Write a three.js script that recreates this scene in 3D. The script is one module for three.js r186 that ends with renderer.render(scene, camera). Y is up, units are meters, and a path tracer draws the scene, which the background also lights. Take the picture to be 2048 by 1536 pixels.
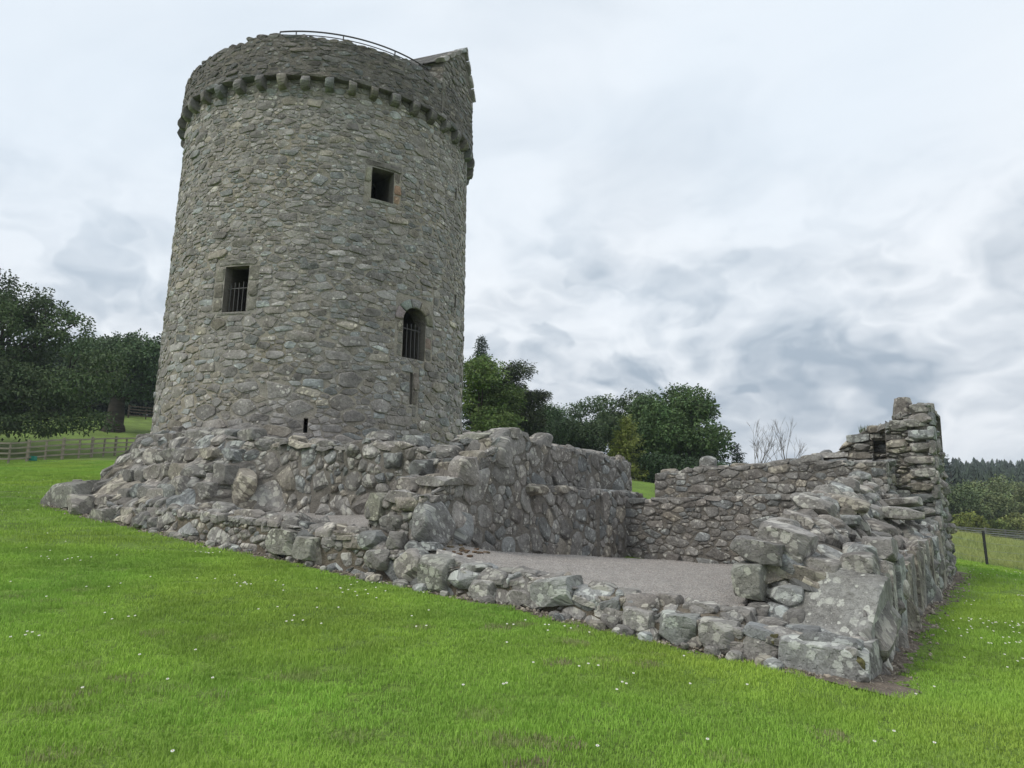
import * as THREE from 'three';
import { mergeGeometries, toCreasedNormals } from 'three/addons/utils/BufferGeometryUtils.js';

// ---------------------------------------------------------------- camera, sky, sun, exposure
const scene = new THREE.Scene();
const camera = new THREE.PerspectiveCamera(2 * Math.atan(768 / 1480) * 180 / Math.PI, 4 / 3, 0.1, 3000);
camera.position.set(0, 1.6, 0);
camera.rotation.set(9.66 * Math.PI / 180, 0, 1.0 * Math.PI / 180, 'XYZ');
const renderer = new THREE.WebGLRenderer({ antialias: true });
renderer.toneMapping = THREE.LinearToneMapping;
renderer.toneMappingExposure = 1.22;
renderer.shadowMap.enabled = true;
const SUN = new THREE.Vector3(-0.62, 0.72, 0.32).normalize();
const sun = new THREE.DirectionalLight(new THREE.Color(1, 0.95, 0.87), 1.35);
sun.position.copy(SUN).multiplyScalar(80);
sun.castShadow = true; sun.shadow.radius = 38;
sun.shadow.camera.left = -60; sun.shadow.camera.right = 60; sun.shadow.camera.top = 60; sun.shadow.camera.bottom = -60; sun.shadow.camera.far = 250;
scene.add(sun); scene.add(sun.target);

// ---------------------------------------------------------------- random numbers and noise
function RNG(seed) { let a = seed >>> 0; return () => { a = (a + 0x6D2B79F5) >>> 0; let t = a; t = Math.imul(t ^ (t >>> 15), t | 1); t ^= t + Math.imul(t ^ (t >>> 7), t | 61); return ((t ^ (t >>> 14)) >>> 0) / 4294967296; }; }
function h3(x, y, z) { let h = Math.imul(x, 374761393) ^ Math.imul(y, 668265263) ^ Math.imul(z, 2147483647 - 1013904); h = Math.imul(h ^ (h >>> 13), 1274126177); h ^= h >>> 16; return (h >>> 0) / 4294967296; }
const sm = t => t * t * (3 - 2 * t), lerp = (a, b, t) => a + (b - a) * t, clamp = (x, a, b) => x < a ? a : x > b ? b : x;
const sstep = (a, b, x) => sm(clamp((x - a) / (b - a), 0, 1));
function vn(x, y, z, per = 0) {
  let xi = Math.floor(x), yi = Math.floor(y), zi = Math.floor(z);
  const u = sm(x - xi), v = sm(y - yi), w = sm(z - zi);
  let x1 = xi + 1, y1 = yi + 1;
  if (per) { xi = ((xi % per) + per) % per; x1 = ((x1 % per) + per) % per; yi = ((yi % per) + per) % per; y1 = ((y1 % per) + per) % per; }
  const z1 = zi + 1;
  return lerp(lerp(lerp(h3(xi, yi, zi), h3(x1, yi, zi), u), lerp(h3(xi, y1, zi), h3(x1, y1, zi), u), v),
    lerp(lerp(h3(xi, yi, z1), h3(x1, yi, z1), u), lerp(h3(xi, y1, z1), h3(x1, y1, z1), u), v), w) * 2 - 1;
}
function fbm(x, y, z, o, per = 0) { let s = 0, a = 0.5, p = per; for (let i = 0; i < o; i++) { s += a * vn(x, y, z + i * 17, p); x *= 2; y *= 2; z *= 2; p *= 2; a *= 0.5; } return s; }
function piece(xs, ys, x) { if (x <= xs[0]) return ys[0]; for (let i = 1; i < xs.length; i++) if (x <= xs[i]) return lerp(ys[i - 1], ys[i], (x - xs[i - 1]) / (xs[i] - xs[i - 1])); return ys[ys.length - 1]; }

// ---------------------------------------------------------------- sky
{
  const w = 4096, h = 2048, d = new Float32Array(w * h * 4);
  for (let j = 0; j < h; j++) {
    const el = ((j + 0.5) / h - 0.5) * Math.PI, sy = Math.sin(el), cy = Math.cos(el);
    for (let i = 0; i < w; i++) {
      const az = ((i + 0.5) / w - 0.5) * 2 * Math.PI, dx = Math.cos(az) * cy, dz = Math.sin(az) * cy;
      const o = (j * w + i) * 4;
      let r, g, b;
      if (sy < -0.06) { r = 0.40; g = 0.45; b = 0.50; }
      else {
        const k = 1 / (Math.max(sy, 0) + 0.22), px = dx * k, pz = dz * k;
        // a sheet of cloud: long streaks, and heaped rolls below it near the horizon
        const rx = px * 0.86 + pz * 0.5, rz = -px * 0.5 + pz * 0.86;
        const wx = fbm(px * 1.6, pz * 1.6, 3.1, 4) * 0.75, wz = fbm(px * 1.6, pz * 1.6, 8.7, 4) * 0.75;
        const hi = sstep(0.20, 0.50, sy), big = hi > 0 ? fbm(rx * 0.9 + wx, rz * 1.7 + wz, 1.3, 6) : 0;
        const fine = fbm(rx * 3.2 + wx * 2.6, rz * 6.0 + wz * 2.6, 5.9, 6);
        const azm = Math.atan2(dx, -dz), lo = hi < 1, w2 = lo ? fbm(azm * 8, sy * 14, 30, 4) * 0.8 : 0, w3 = lo ? fbm(azm * 8, sy * 14, 60, 4) * 0.8 : 0;
        const low = !lo ? 0 : fbm(azm * 5.5 + w2, sy * 8 + w3 - azm * 1.2, 12.4, 6), bil = !lo ? 0 : 0.5 - Math.abs(fbm(azm * 11 + w2 * 1.5, sy * 20 + w3 * 1.5, 44, 7)) * 2.6;
        const wisp = sy > 0.42 ? 0 : sstep(0.14, 0.32, fbm(azm * 9 + w3 * 1.0, sy * 13 + w2 * 1.0, 81, 7)) * sstep(0.42, 0.26, sy);
        let c = lerp(0.66 + low * 0.95 + bil * 0.34 + fine * 0.3 - 0.16 * sstep(0.24, 0.08, sy), 0.88 + big * 0.62 + fine * 0.36, hi) - 0.30 * wisp;
        c = c < 0.9 ? c : 0.9 + (c - 0.9) * 0.4;
        c = clamp(c, 0, 1.02);
        const thin = clamp(0.46 + fbm(px * 0.9 + 4, pz * 0.9, 21.0, 4) * 1.5, 0, 1) * sstep(0.1, 0.45, sy);  // thin places where blue comes through
        r = lerp(0.33, 0.81, c); g = lerp(0.395, 0.84, c); b = lerp(0.47, 0.875, c);
        r = lerp(r, 0.58, thin * 0.5); g = lerp(g, 0.69, thin * 0.5); b = lerp(b, 0.80, thin * 0.5);
        const hz = sstep(0.10, -0.03, sy) * 0.6;
        r = lerp(r, 0.50, hz); g = lerp(g, 0.565, hz); b = lerp(b, 0.625, hz);
      }
      d[o] = r; d[o + 1] = g; d[o + 2] = b; d[o + 3] = 1;
    }
  }
  const t = new THREE.DataTexture(d, w, h, THREE.RGBAFormat, THREE.FloatType);
  t.mapping = THREE.EquirectangularReflectionMapping; t.magFilter = THREE.LinearFilter; t.minFilter = THREE.LinearFilter; t.needsUpdate = true;
  scene.background = t; scene.environment = t;
}
scene.fog = new THREE.FogExp2(new THREE.Color(0.72, 0.8, 0.9), 0.0005);

// ---------------------------------------------------------------- textures
const enc = x => Math.round(255 * clamp(x <= 0.0031308 ? 12.92 * x : 1.055 * Math.pow(x, 1 / 2.4) - 0.055, 0, 1));
function tex(n, metres, fn, color) {      // fn(u, v) in 0..1 gives [r, g, b] linear, or a number for a height
  const d = new Uint8Array(n * n * 4);
  for (let j = 0; j < n; j++) for (let i = 0; i < n; i++) {
    const c = fn(i / n, j / n), o = (j * n + i) * 4;
    if (color) { d[o] = enc(c[0]); d[o + 1] = enc(c[1]); d[o + 2] = enc(c[2]); } else d[o] = d[o + 1] = d[o + 2] = Math.round(255 * clamp(c, 0, 1));
    d[o + 3] = 255;
  }
  const t = new THREE.DataTexture(d, n, n, THREE.RGBAFormat, THREE.UnsignedByteType);
  t.wrapS = t.wrapT = THREE.RepeatWrapping; t.magFilter = THREE.LinearFilter; t.minFilter = THREE.LinearFilter;
  if (color) t.colorSpace = THREE.SRGBColorSpace;
  t.repeat.set(1 / metres, 1 / metres); t.needsUpdate = true;
  return t;
}
function spots(n, seed, count, rmin, rmax, soft, clusters) {     // sharp-edged blotches (lichen) as a tiling field
  const r = RNG(seed), f = new Float32Array(n * n), cs = [];
  for (let i = 0; i < clusters; i++) cs.push([r(), r(), 0.03 + r() * 0.09]);
  for (let k = 0; k < count; k++) {
    let x = r(), y = r();
    if (r() < 0.75) { const c = cs[Math.floor(r() * clusters)]; x = c[0] + (r() + r() - 1) * c[2]; y = c[1] + (r() + r() - 1) * c[2]; }
    const R = (rmin + (rmax - rmin) * Math.pow(r(), 3)) * n, m = Math.ceil(R * 1.5), ph = r() * 99, val = 0.45 + 0.55 * r();
    for (let dy = -m; dy <= m; dy++) for (let dx = -m; dx <= m; dx++) {
      const a = Math.atan2(dy, dx), rr = R * (1 + 0.35 * vn(Math.cos(a) * 1.8 + ph, Math.sin(a) * 1.8, ph)), dd = Math.hypot(dx, dy);
      if (dd < rr) { const xx = ((Math.round(x * n) + dx) % n + n) % n, yy = ((Math.round(y * n) + dy) % n + n) % n; const q = clamp((rr - dd) / soft, 0, 1) * val * (0.75 + 0.25 * vn(dx * 0.35 + ph, dy * 0.35, ph)); if (q > f[yy * n + xx]) f[yy * n + xx] = q; }
    }
  }
  return f;
}
const N = 1024;
function stoneMap(seed, lich, dark, metres) {
  return tex(N, metres, (u, v) => {
    const x = u * 16, y = v * 16;
    const a = fbm(x * 0.5, y * 0.5, seed, 4, 8), b = fbm(x * 4, y * 4, seed + 40, 3, 64), s = vn(u * 256, v * 256, seed + 70, 256);
    const i = Math.floor(v * N) * N + Math.floor(u * N);
    let m = 0.47 * (1 + 0.5 * a + 0.34 * b + 0.24 * s), c = [m, m * (0.995 + 0.03 * a), m * (0.985 + 0.06 * a)];
    if (dark) { const q = sstep(0.16, 0.42, fbm(x * 0.8, y * 0.8, seed + 90, 5, 13) + 0.1 * s); c = c.map((z, k) => lerp(z, [0.17, 0.165, 0.15][k], q * dark)); }
    const l = lich[i];
    if (l > 0) c = c.map((z, k) => lerp(z, [0.98, 1.0, 0.95][k], Math.min(1, l * 1.25)));
    return c;
  }, true);
}
const lichA = spots(N, 5, 520, 0.002, 0.013, 1.5, 30), lichB = spots(N, 9, 1300, 0.0018, 0.022, 1.2, 46);
const mapTower = stoneMap(11, lichA, 0.35, 3.2), mapRuin = stoneMap(23, lichB, 0.3, 2.6), mapFace = stoneMap(37, spots(N, 15, 1500, 0.0016, 0.014, 1.2, 60), 0.3, 2.6);
const bumpStone = tex(N, 1.6, (u, v) => 0.5 + 0.42 * fbm(u * 8, v * 8, 3, 6, 8) + 0.22 * fbm(u * 40, v * 40, 31, 3, 40) - 0.28 * sstep(0.35, 0.6, vn(u * 48, v * 48, 66, 48)), false);
const mapMortar = tex(512, 1.5, (u, v) => { const a = fbm(u * 8, v * 8, 2, 5, 8), s = vn(u * 128, v * 128, 9, 128), p = sstep(0.45, 0.7, vn(u * 60, v * 60, 14, 60)); const m = 0.62 * (1 + 0.35 * a + 0.25 * s); return [lerp(m, 0.8, p * 0.5), lerp(m * 0.965, 0.77, p * 0.5), lerp(m * 0.9, 0.72, p * 0.5)]; }, true);
const bumpMortar = tex(512, 0.8, (u, v) => 0.5 + 0.5 * fbm(u * 12, v * 12, 4, 4, 12) + 0.3 * sstep(0.3, 0.7, vn(u * 40, v * 40, 24, 40)), false);
const mapGravel = tex(N, 1.6, (u, v) => { let m = 1e9, id = 0; const G = 110, x = u * G, y = v * G, xi = Math.floor(x), yi = Math.floor(y); for (let a = -1; a < 2; a++) for (let b = -1; b < 2; b++) { const cx = xi + a, cy = yi + b, mx = ((cx % G) + G) % G, my = ((cy % G) + G) % G; const dx = cx + h3(mx, my, 1) - x, dy = cy + h3(mx, my, 2) - y, q = dx * dx + dy * dy; if (q < m) { m = q; id = h3(mx, my, 3); } } const g = 0.85 + 0.18 * fbm(u * 8, v * 8, 6, 3, 8), k = (0.24 + 0.22 * id) * g; const w = h3(Math.floor(id * 9999), 5, 7); return [k * (1.0 + 0.08 * w), k * (0.975 + 0.03 * w), k * (0.965 - 0.02 * w)]; }, true);
const bumpGravel = tex(N, 1.6, (u, v) => { let m = 1e9; const G = 110, x = u * G, y = v * G, xi = Math.floor(x), yi = Math.floor(y); for (let a = -1; a < 2; a++) for (let b = -1; b < 2; b++) { const cx = xi + a, cy = yi + b, mx = ((cx % G) + G) % G, my = ((cy % G) + G) % G; const dx = cx + h3(mx, my, 1) - x, dy = cy + h3(mx, my, 2) - y; m = Math.min(m, dx * dx + dy * dy); } return 1 - Math.sqrt(m); }, false);
const mapSoil = tex(N, 1.8, (u, v) => { const a = fbm(u * 10, v * 10, 7, 5, 10), b = vn(u * 160, v * 160, 8, 160), st = sstep(0.35, 0.6, fbm(u * 60 + 3 * a, v * 24, 17, 2, 0)); const k = 0.115 * (1 + 0.55 * a + 0.35 * b); const c = [k * 1.22, k * 0.98, k * 0.76]; return c.map((z, i) => lerp(z, [0.26, 0.21, 0.15][i], st * 0.35)); }, true);
const bumpSoil = tex(512, 1.0, (u, v) => 0.5 + 0.6 * fbm(u * 14, v * 14, 27, 5, 14), false);
const mapGrass = tex(N, 5, (u, v) => { const a = fbm(u * 6, v * 6, 41, 6, 6), b = vn(u * 250, v * 250, 43, 250), c = vn(u * 500, v * 120, 47, 500); const k = 0.62 * (1 + 0.42 * a + 0.32 * b + 0.2 * c); return [k, k, k * 0.95]; }, true);
const bumpGrass = tex(512, 1.2, (u, v) => 0.5 + 0.4 * fbm(u * 30, v * 30, 51, 4, 30) + 0.2 * vn(u * 150, v * 150, 53, 150), false);
const mapBark = tex(512, 1.0, (u, v) => { const a = fbm(u * 16, v * 4, 61, 4, 0), k = 0.5 * (1 + 0.9 * a); return [k, k * 0.95, k * 0.88]; }, true);
const mapWood = tex(512, 1.0, (u, v) => { const a = fbm(u * 4, v * 64, 71, 3, 0), k = 0.6 * (1 + 0.5 * a + 0.25 * fbm(u * 5, v * 5, 73, 3, 5)); return [k, k * 0.97, k * 0.9]; }, true);

function M(o) { const m = new THREE.MeshStandardMaterial({ roughness: 0.95, metalness: 0, side: THREE.DoubleSide, ...o }); return m; }
const mTower = M({ map: mapTower, vertexColors: true, bumpMap: bumpStone, bumpScale: 0.016 });
const mFace = M({ map: mapFace, vertexColors: true, bumpMap: bumpStone, bumpScale: 0.022 });
const mRuin = M({ map: mapRuin, vertexColors: true, bumpMap: bumpStone, bumpScale: 0.024 });
const mMortarT = M({ map: mapMortar, vertexColors: true, color: new THREE.Color(0.47, 0.45, 0.43), bumpMap: bumpMortar, bumpScale: 0.012 });
const mMortarR = M({ map: mapMortar, color: new THREE.Color(0.255, 0.24, 0.222), bumpMap: bumpMortar, bumpScale: 0.02 });
const mMortarF = M({ map: mapMortar, color: new THREE.Color(0.235, 0.205, 0.165), bumpMap: bumpMortar, bumpScale: 0.025 });
const mGravel = M({ map: mapGravel, color: new THREE.Color(1.0, 0.97, 0.92), bumpMap: bumpGravel, bumpScale: 0.008 });
const mSoil = M({ map: mapSoil, bumpMap: bumpSoil, bumpScale: 0.03 });
const mGround = M({ map: mapGrass, vertexColors: true, bumpMap: bumpGrass, bumpScale: 0.03 });
const mIron = M({ color: new THREE.Color(0.035, 0.035, 0.038), roughness: 0.6, metalness: 0.3 });
const mRail = M({ color: new THREE.Color(0.09, 0.085, 0.085), roughness: 0.6 });
const mWood = M({ map: mapWood, color: new THREE.Color(0.44, 0.40, 0.34) });
const mBark = M({ map: mapBark, color: new THREE.Color(0.10, 0.085, 0.07) });
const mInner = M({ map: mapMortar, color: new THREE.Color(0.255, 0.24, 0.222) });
const mSlate = M({ map: mapTower, color: new THREE.Color(0.30, 0.29, 0.28), bumpMap: bumpStone, bumpScale: 0.01 });

// ---------------------------------------------------------------- things, parts, names
const used = new Map();
function numbered(name) { const k = used.get(name) ?? 0; used.set(name, k + 1); return k ? name + '_' + String(k).padStart(3, '0') : name; }
function thing(name, label, category, p = [0, 0, 0], group) { const g = new THREE.Group(); g.name = numbered(name); g.position.set(...p); g.userData = { label, category }; if (group) g.userData.group = group; scene.add(g); return g; }
function part(name, geo, mat, parent, extra) { const m = new THREE.Mesh(geo, mat); m.name = name; m.castShadow = m.receiveShadow = true; if (extra) Object.assign(m.userData, extra); parent.add(m); return m; }
function struct(name, geo, mat, kind = 'structure', label) { const m = new THREE.Mesh(geo, mat); m.name = name; m.castShadow = m.receiveShadow = true; m.userData.kind = kind; if (label) m.userData.label = label; scene.add(m); return m; }

// ---------------------------------------------------------------- plan of the ruin: t runs left along the front wall, s runs back along the right wall
const CX = 3.52, CZ = -7.763, ES = [0.573, -0.8195], ET = [-0.8195, -0.573];
const W = (t, s, y) => [CX + ET[0] * t + ES[0] * s, y, CZ + ET[1] * t + ES[1] * s];
const toTS = (x, z) => { const a = x - CX, b = z - CZ; return [a * ET[0] + b * ET[1], a * ES[0] + b * ES[1]]; };
const TC = [-6.05, -22.7];                                   // centre of the tower
const lawnFront = t => piece([-2, 0, 2.26, 4.43, 6.47, 8.54, 11.43, 15.24, 18.18, 22], [-0.22, -0.05, 0.15, 0.34, 0.49, 0.68, 0.91, 1.28, 1.58, 2.0], t);
const lawnRight = s => piece([-2, 0, 1.14, 3.3, 5.58, 9.59, 11.67, 14], [-0.05, -0.06, -0.09, 0.10, 0.2, 0.31, 0.45, 0.4], s);

// thin-plate terrain through measured points
const CP = [];
{
  const add = (x, z, y) => CP.push([x, z, y]), ts = (t, s, y) => { const p = W(t, s, y); add(p[0], p[2], y); };
  add(0, 0, 0); add(-3, -4.7, 0.05); add(3.57, -5.5, -0.1); add(-6, -9, 0.46); add(-6, 0, 0.15); add(6, 0, -0.3); add(0, 10, -0.2); add(-12, 2, 0.7); add(12, -4, -0.5);
  for (const t of [0, 2.26, 4.43, 6.47, 8.54, 11.43, 15.24, 18.18, 21]) ts(t, 0, lawnFront(t));
  for (const s of [1.14, 3.3, 5.58, 9.59, 11.67]) ts(0, s, lawnRight(s));
  for (const [t, s, y] of [[3, 4, 0.2], [5, 5.5, 0.25], [10, 4, 1.0], [14, 4, 1.5], [3, 10.5, 0.75], [6, 10.5, 1.0], [16.4, 6.7, 1.9], [22, 6, 2.5], [14, 13, 2.2]]) ts(t, s, y);
  add(14.8, -22, 0.0); add(15.7, -25, 0.06); add(18, -27, -0.19); add(10, -12, -0.1); add(36, -60, -0.33); add(41, -60, -0.44); add(48, -78, -0.2); add(30, -20, -0.9);
  add(-27.4, -40, 3.56); add(-25.4, -42, 3.94); add(-24.9, -48, 4.67); add(-25.6, -52, 5.13); add(-33.5, -62, 7.56); add(-36.8, -75, 10.2); add(-40, -30, 4); add(-60, -60, 9); add(-20, -25, 2.3);
  add(5.6, -30, 2.0); add(6.7, -36, 2.9); add(6, -45, 3.6); add(14, -46, 2.8); add(20, -60, 2.6); add(3, -70, 5.5); add(-12, -50, 4.6);
  add(89, -150, 2.5); add(150, -240, 9); add(205, -300, 12); add(110, -120, 0); add(60, -160, 3); add(0, -200, 12); add(-100, -200, 22); add(-150, 0, 12); add(0, 150, -2); add(150, 0, -6); add(300, -200, 5); add(-200, -300, 30); add(0, -400, 20); add(350, -400, 18);
}
const tpsW = (() => {
  const n = CP.length, m = n + 3, A = Array.from({ length: m }, () => new Float64Array(m + 1));
  const U = r2 => r2 > 1e-9 ? r2 * Math.log(r2) * 0.5 : 0;
  for (let i = 0; i < n; i++) {
    for (let j = 0; j < n; j++) A[i][j] = U(((CP[i][0] - CP[j][0]) ** 2 + (CP[i][1] - CP[j][1]) ** 2) / 100);
    A[i][i] += 0.0005; A[i][n] = A[n][i] = 1; A[i][n + 1] = A[n + 1][i] = CP[i][0] / 10; A[i][n + 2] = A[n + 2][i] = CP[i][1] / 10; A[i][m] = CP[i][2];
  }
  for (let c = 0; c < m; c++) {
    let p = c; for (let r = c + 1; r < m; r++) if (Math.abs(A[r][c]) > Math.abs(A[p][c])) p = r;
    [A[c], A[p]] = [A[p], A[c]];
    for (let r = 0; r < m; r++) if (r !== c) { const f = A[r][c] / A[c][c]; if (f) for (let k = c; k <= m; k++) A[r][k] -= f * A[c][k]; }
  }
  return A.map((r, i) => r[m] / r[i]);
})();
function G(x, z) {
  const near = Math.hypot(x, z + 10) < 60 ? 0.02 * vn(x * 1.3, 0, z * 1.3) : 0;
  const n = CP.length; let v = tpsW[n] + tpsW[n + 1] * x / 10 + tpsW[n + 2] * z / 10;
  for (let i = 0; i < n; i++) { const r2 = ((x - CP[i][0]) ** 2 + (z - CP[i][1]) ** 2) / 100; if (r2 > 1e-9) v += tpsW[i] * r2 * Math.log(r2) * 0.5; }
  return v + near;
}
// where grass does not grow: the ruin, the tower, the bare strip along the walls
function bare(x, z) {
  const [t, s] = toTS(x, z), n = 0.16 * vn(x * 1.7, 3, z * 1.7) + 0.07 * vn(x * 6, 9, z * 6);
  if (Math.hypot(x - TC[0], z - TC[1]) < 4.9) return true;
  const right = -0.30 - 0.2 * sstep(1.4, 0.1, s) - n * (s < 3 ? 1.3 : 0.9);
  if (t > right && t < 18.05 + n && s > -0.22 - 0.06 * sstep(6, 1, t) - n * 0.7 && s < 10.95 - n && !(t > 7.6 && s > 9)) { if (t > 17.2 && s > 1.3 + n) return false; return true; }
  return false;
}

// ---------------------------------------------------------------- ground
{
  // rings around the ruin, fine near it and coarse far off
  const rad = []; let r = 0.4; while (r < 900) { rad.push(r); r += Math.max(0.3, r * 0.045); }
  const A = 220, pos = [], col = [], uv = [], idx = [], ox = 0, oz = -10;
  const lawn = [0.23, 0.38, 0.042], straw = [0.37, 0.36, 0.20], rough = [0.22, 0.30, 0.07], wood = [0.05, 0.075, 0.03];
  const push = (x, z) => {
    const y = G(x, z); pos.push(x, y, z); uv.push(x, z);
    const patch = 0.5 + 0.5 * vn(x * 0.35, 2, z * 0.35) , p2 = vn(x * 0.08, 4, z * 0.08);
    let c = lawn.map((q, i) => q * (0.9 + 0.2 * patch));
    const meadow = sstep(25, 28, -z + (x - 15.7) * 0.1) * sstep(11, 14, x) * (1 - sstep(80, 90, -z));
    const st = clamp(0.28 + 1.0 * vn(x * 0.09, 8, z * 0.22), 0, 1);
    c = c.map((q, i) => lerp(q, lerp(rough[i], straw[i], st), meadow));
    const pasture = sstep(-18, -23, x) * sstep(38, 43, -z - (x + 27) * 0.4);
    c = c.map((q, i) => lerp(q, [0.25, 0.37, 0.065][i] * (0.85 + 0.3 * patch), pasture));
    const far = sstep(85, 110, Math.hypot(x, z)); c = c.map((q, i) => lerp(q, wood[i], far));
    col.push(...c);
  };
  push(ox, oz);
  for (const q of rad) for (let a = 0; a < A; a++) push(ox + q * Math.cos(a / A * 2 * Math.PI), oz + q * Math.sin(a / A * 2 * Math.PI));
  for (let a = 0; a < A; a++) idx.push(0, 1 + (a + 1) % A, 1 + a);
  for (let k = 0; k + 1 < rad.length; k++) for (let a = 0; a < A; a++) { const b = 1 + k * A, c = b + A, n = (a + 1) % A; idx.push(b + a, b + n, c + a, b + n, c + n, c + a); }
  const g = new THREE.BufferGeometry(); g.setAttribute('position', new THREE.Float32BufferAttribute(pos, 3)); g.setAttribute('color', new THREE.Float32BufferAttribute(col, 3)); g.setAttribute('uv', new THREE.Float32BufferAttribute(uv, 2)); g.setIndex(idx); g.computeVertexNormals();
  struct('ground', g, mGround);
}
function sheet(f, nu, nv, u0, u1, v0, v1, uvf) {       // a grid over (u, v)
  const pos = [], uv = [], idx = [];
  for (let j = 0; j <= nv; j++) for (let i = 0; i <= nu; i++) { const u = lerp(u0, u1, i / nu), v = lerp(v0, v1, j / nv), p = f(u, v); pos.push(...p); uv.push(...(uvf ? uvf(u, v, p) : [u, v])); }
  for (let j = 0; j < nv; j++) for (let i = 0; i < nu; i++) { const a = j * (nu + 1) + i; idx.push(a, a + 1, a + nu + 1, a + 1, a + nu + 2, a + nu + 1); }
  const g = new THREE.BufferGeometry(); g.setAttribute('position', new THREE.Float32BufferAttribute(pos, 3)); g.setAttribute('uv', new THREE.Float32BufferAttribute(uv, 2)); g.setIndex(idx); g.computeVertexNormals(); return g;
}
const edgeW = (a, k) => 0.10 * vn(a * 2.1, k, 0.5) + 0.05 * vn(a * 7, k, 2.5);
// bare soil along the foot of the front wall and of the right wall
struct('soil_strip', mergeGeometries([
  sheet((u, v) => { const w = lerp(0.25, -(0.38 + 0.08 * sstep(6, 1, u)) + edgeW(u, 1), v), p = W(u, w, 0); return [p[0], G(p[0], p[2]) + lerp(0.03, -0.02, v) + 0.010 * vn(u * 9, v * 6, 4), p[2]]; }, 400, 8, -0.5, 18.3, 0, 1),
  sheet((u, v) => { const w = lerp(0.25, -(0.48 + 0.3 * sstep(1.4, 0.1, u)) + edgeW(u, 7) * 1.5, v), p = W(w, u, 0); return [p[0], G(p[0], p[2]) + lerp(0.034, -0.02, v) + 0.012 * vn(u * 9, v * 6, 7), p[2]]; }, 260, 12, -0.32, 11.2, 0, 1)]), mSoil);
const gravelEdge = t => piece([1.0, 1.64, 2.58, 3.3, 4.4, 5.3, 6.0, 6.6], [0.44, 0.47, 0.56, 0.63, 0.74, 0.80, 0.93, 0.98], t);
const gravelY = (t, s) => { const a = (t - 1.4) / 4.8, b = (s - 0.9) / 6.5; return lerp(gravelEdge(t), 0, sstep(0.3, 1.5, s)) + sstep(0.3, 1.5, s) * (lerp(lerp(0.58, 0.54, b), lerp(0.97, 0.56, b), clamp(a, 0, 1.2)) + 0.018 * vn(t * 1.4, s * 1.4, 3) + 0.10 * sstep(5.0, 6.2, t) * sstep(2.4, 1.0, s)); };
struct('gravel_floor', sheet((t, s) => W(t, s, gravelY(t, s)), 60, 90, 1.40, 6.4, 0.30, 7.9), mGravel);
const ledgeY = (t, s) => lerp(lerp(1.17, 1.45, sstep(7.5, 11.6, t)), 1.46, (s - 0.5) / 1.3) + 0.03 * vn(t * 2, s * 2, 5);
struct('earth_ledge', sheet((t, s) => W(t, s, ledgeY(t, s)), 50, 16, 7.2, 13.0, 0.5, 2.0), mGravel);

// ---------------------------------------------------------------- stones
// Cells of a power diagram on a wall face: each one becomes a stone with a bevelled, uneven front.
function cells(seeds, aniso, u0, u1, v0, v1) {
  const out = [], R = Math.max(...seeds.map(s => s[2])), cs = R * 2.2, grid = new Map();
  seeds.forEach((s, i) => { const k = Math.floor(s[0] / cs) + ',' + Math.floor(s[1] * aniso / cs); if (!grid.has(k)) grid.set(k, []); grid.get(k).push(i); });
  for (let i = 0; i < seeds.length; i++) {
    const [sx, sv, sr] = seeds[i], sy = sv * aniso;
    let poly = [[Math.max(u0, sx - R * 2), Math.max(v0 * aniso, sy - R * 2)], [Math.min(u1, sx + R * 2), Math.max(v0 * aniso, sy - R * 2)], [Math.min(u1, sx + R * 2), Math.min(v1 * aniso, sy + R * 2)], [Math.max(u0, sx - R * 2), Math.min(v1 * aniso, sy + R * 2)]];
    const gx = Math.floor(sx / cs), gy = Math.floor(sy / cs);
    for (let a = -2; a <= 2 && poly.length > 2; a++) for (let b = -2; b <= 2 && poly.length > 2; b++) for (const j of grid.get((gx + a) + ',' + (gy + b)) ?? []) {
      if (j === i) continue;
      const [qx, qv, qr] = seeds[j], qy = qv * aniso, nx = qx - sx, ny = qy - sy, d2 = nx * nx + ny * ny;
      if (d2 > 16 * R * R) continue;
      const k = (d2 + sr * sr - qr * qr) / 2, next = [];   // keep n.(x - s) < k
      for (let p = 0; p < poly.length; p++) {
        const A = poly[p], B = poly[(p + 1) % poly.length], fa = (A[0] - sx) * nx + (A[1] - sy) * ny - k, fb = (B[0] - sx) * nx + (B[1] - sy) * ny - k;
        if (fa <= 0) next.push(A);
        if ((fa < 0 && fb > 0) || (fa > 0 && fb < 0)) { const q = fa / (fa - fb); next.push([lerp(A[0], B[0], q), lerp(A[1], B[1], q)]); }
      }
      poly = next; if (poly.length < 3) break;
    }
    out.push(poly.length > 2 ? poly.map(p => [p[0], p[1] / aniso]) : null);
  }
  return out;
}
function hull(P) { P = P.slice().sort((a, b) => a[0] - b[0] || a[1] - b[1]); const cr = (o, a, b) => (a[0] - o[0]) * (b[1] - o[1]) - (a[1] - o[1]) * (b[0] - o[0]), half = Q => { const h = []; for (const p of Q) { while (h.length > 1 && cr(h[h.length - 2], h[h.length - 1], p) <= 1e-7) h.pop(); h.push(p); } h.pop(); return h; }; return [...half(P), ...half(P.slice().reverse())]; }
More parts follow.
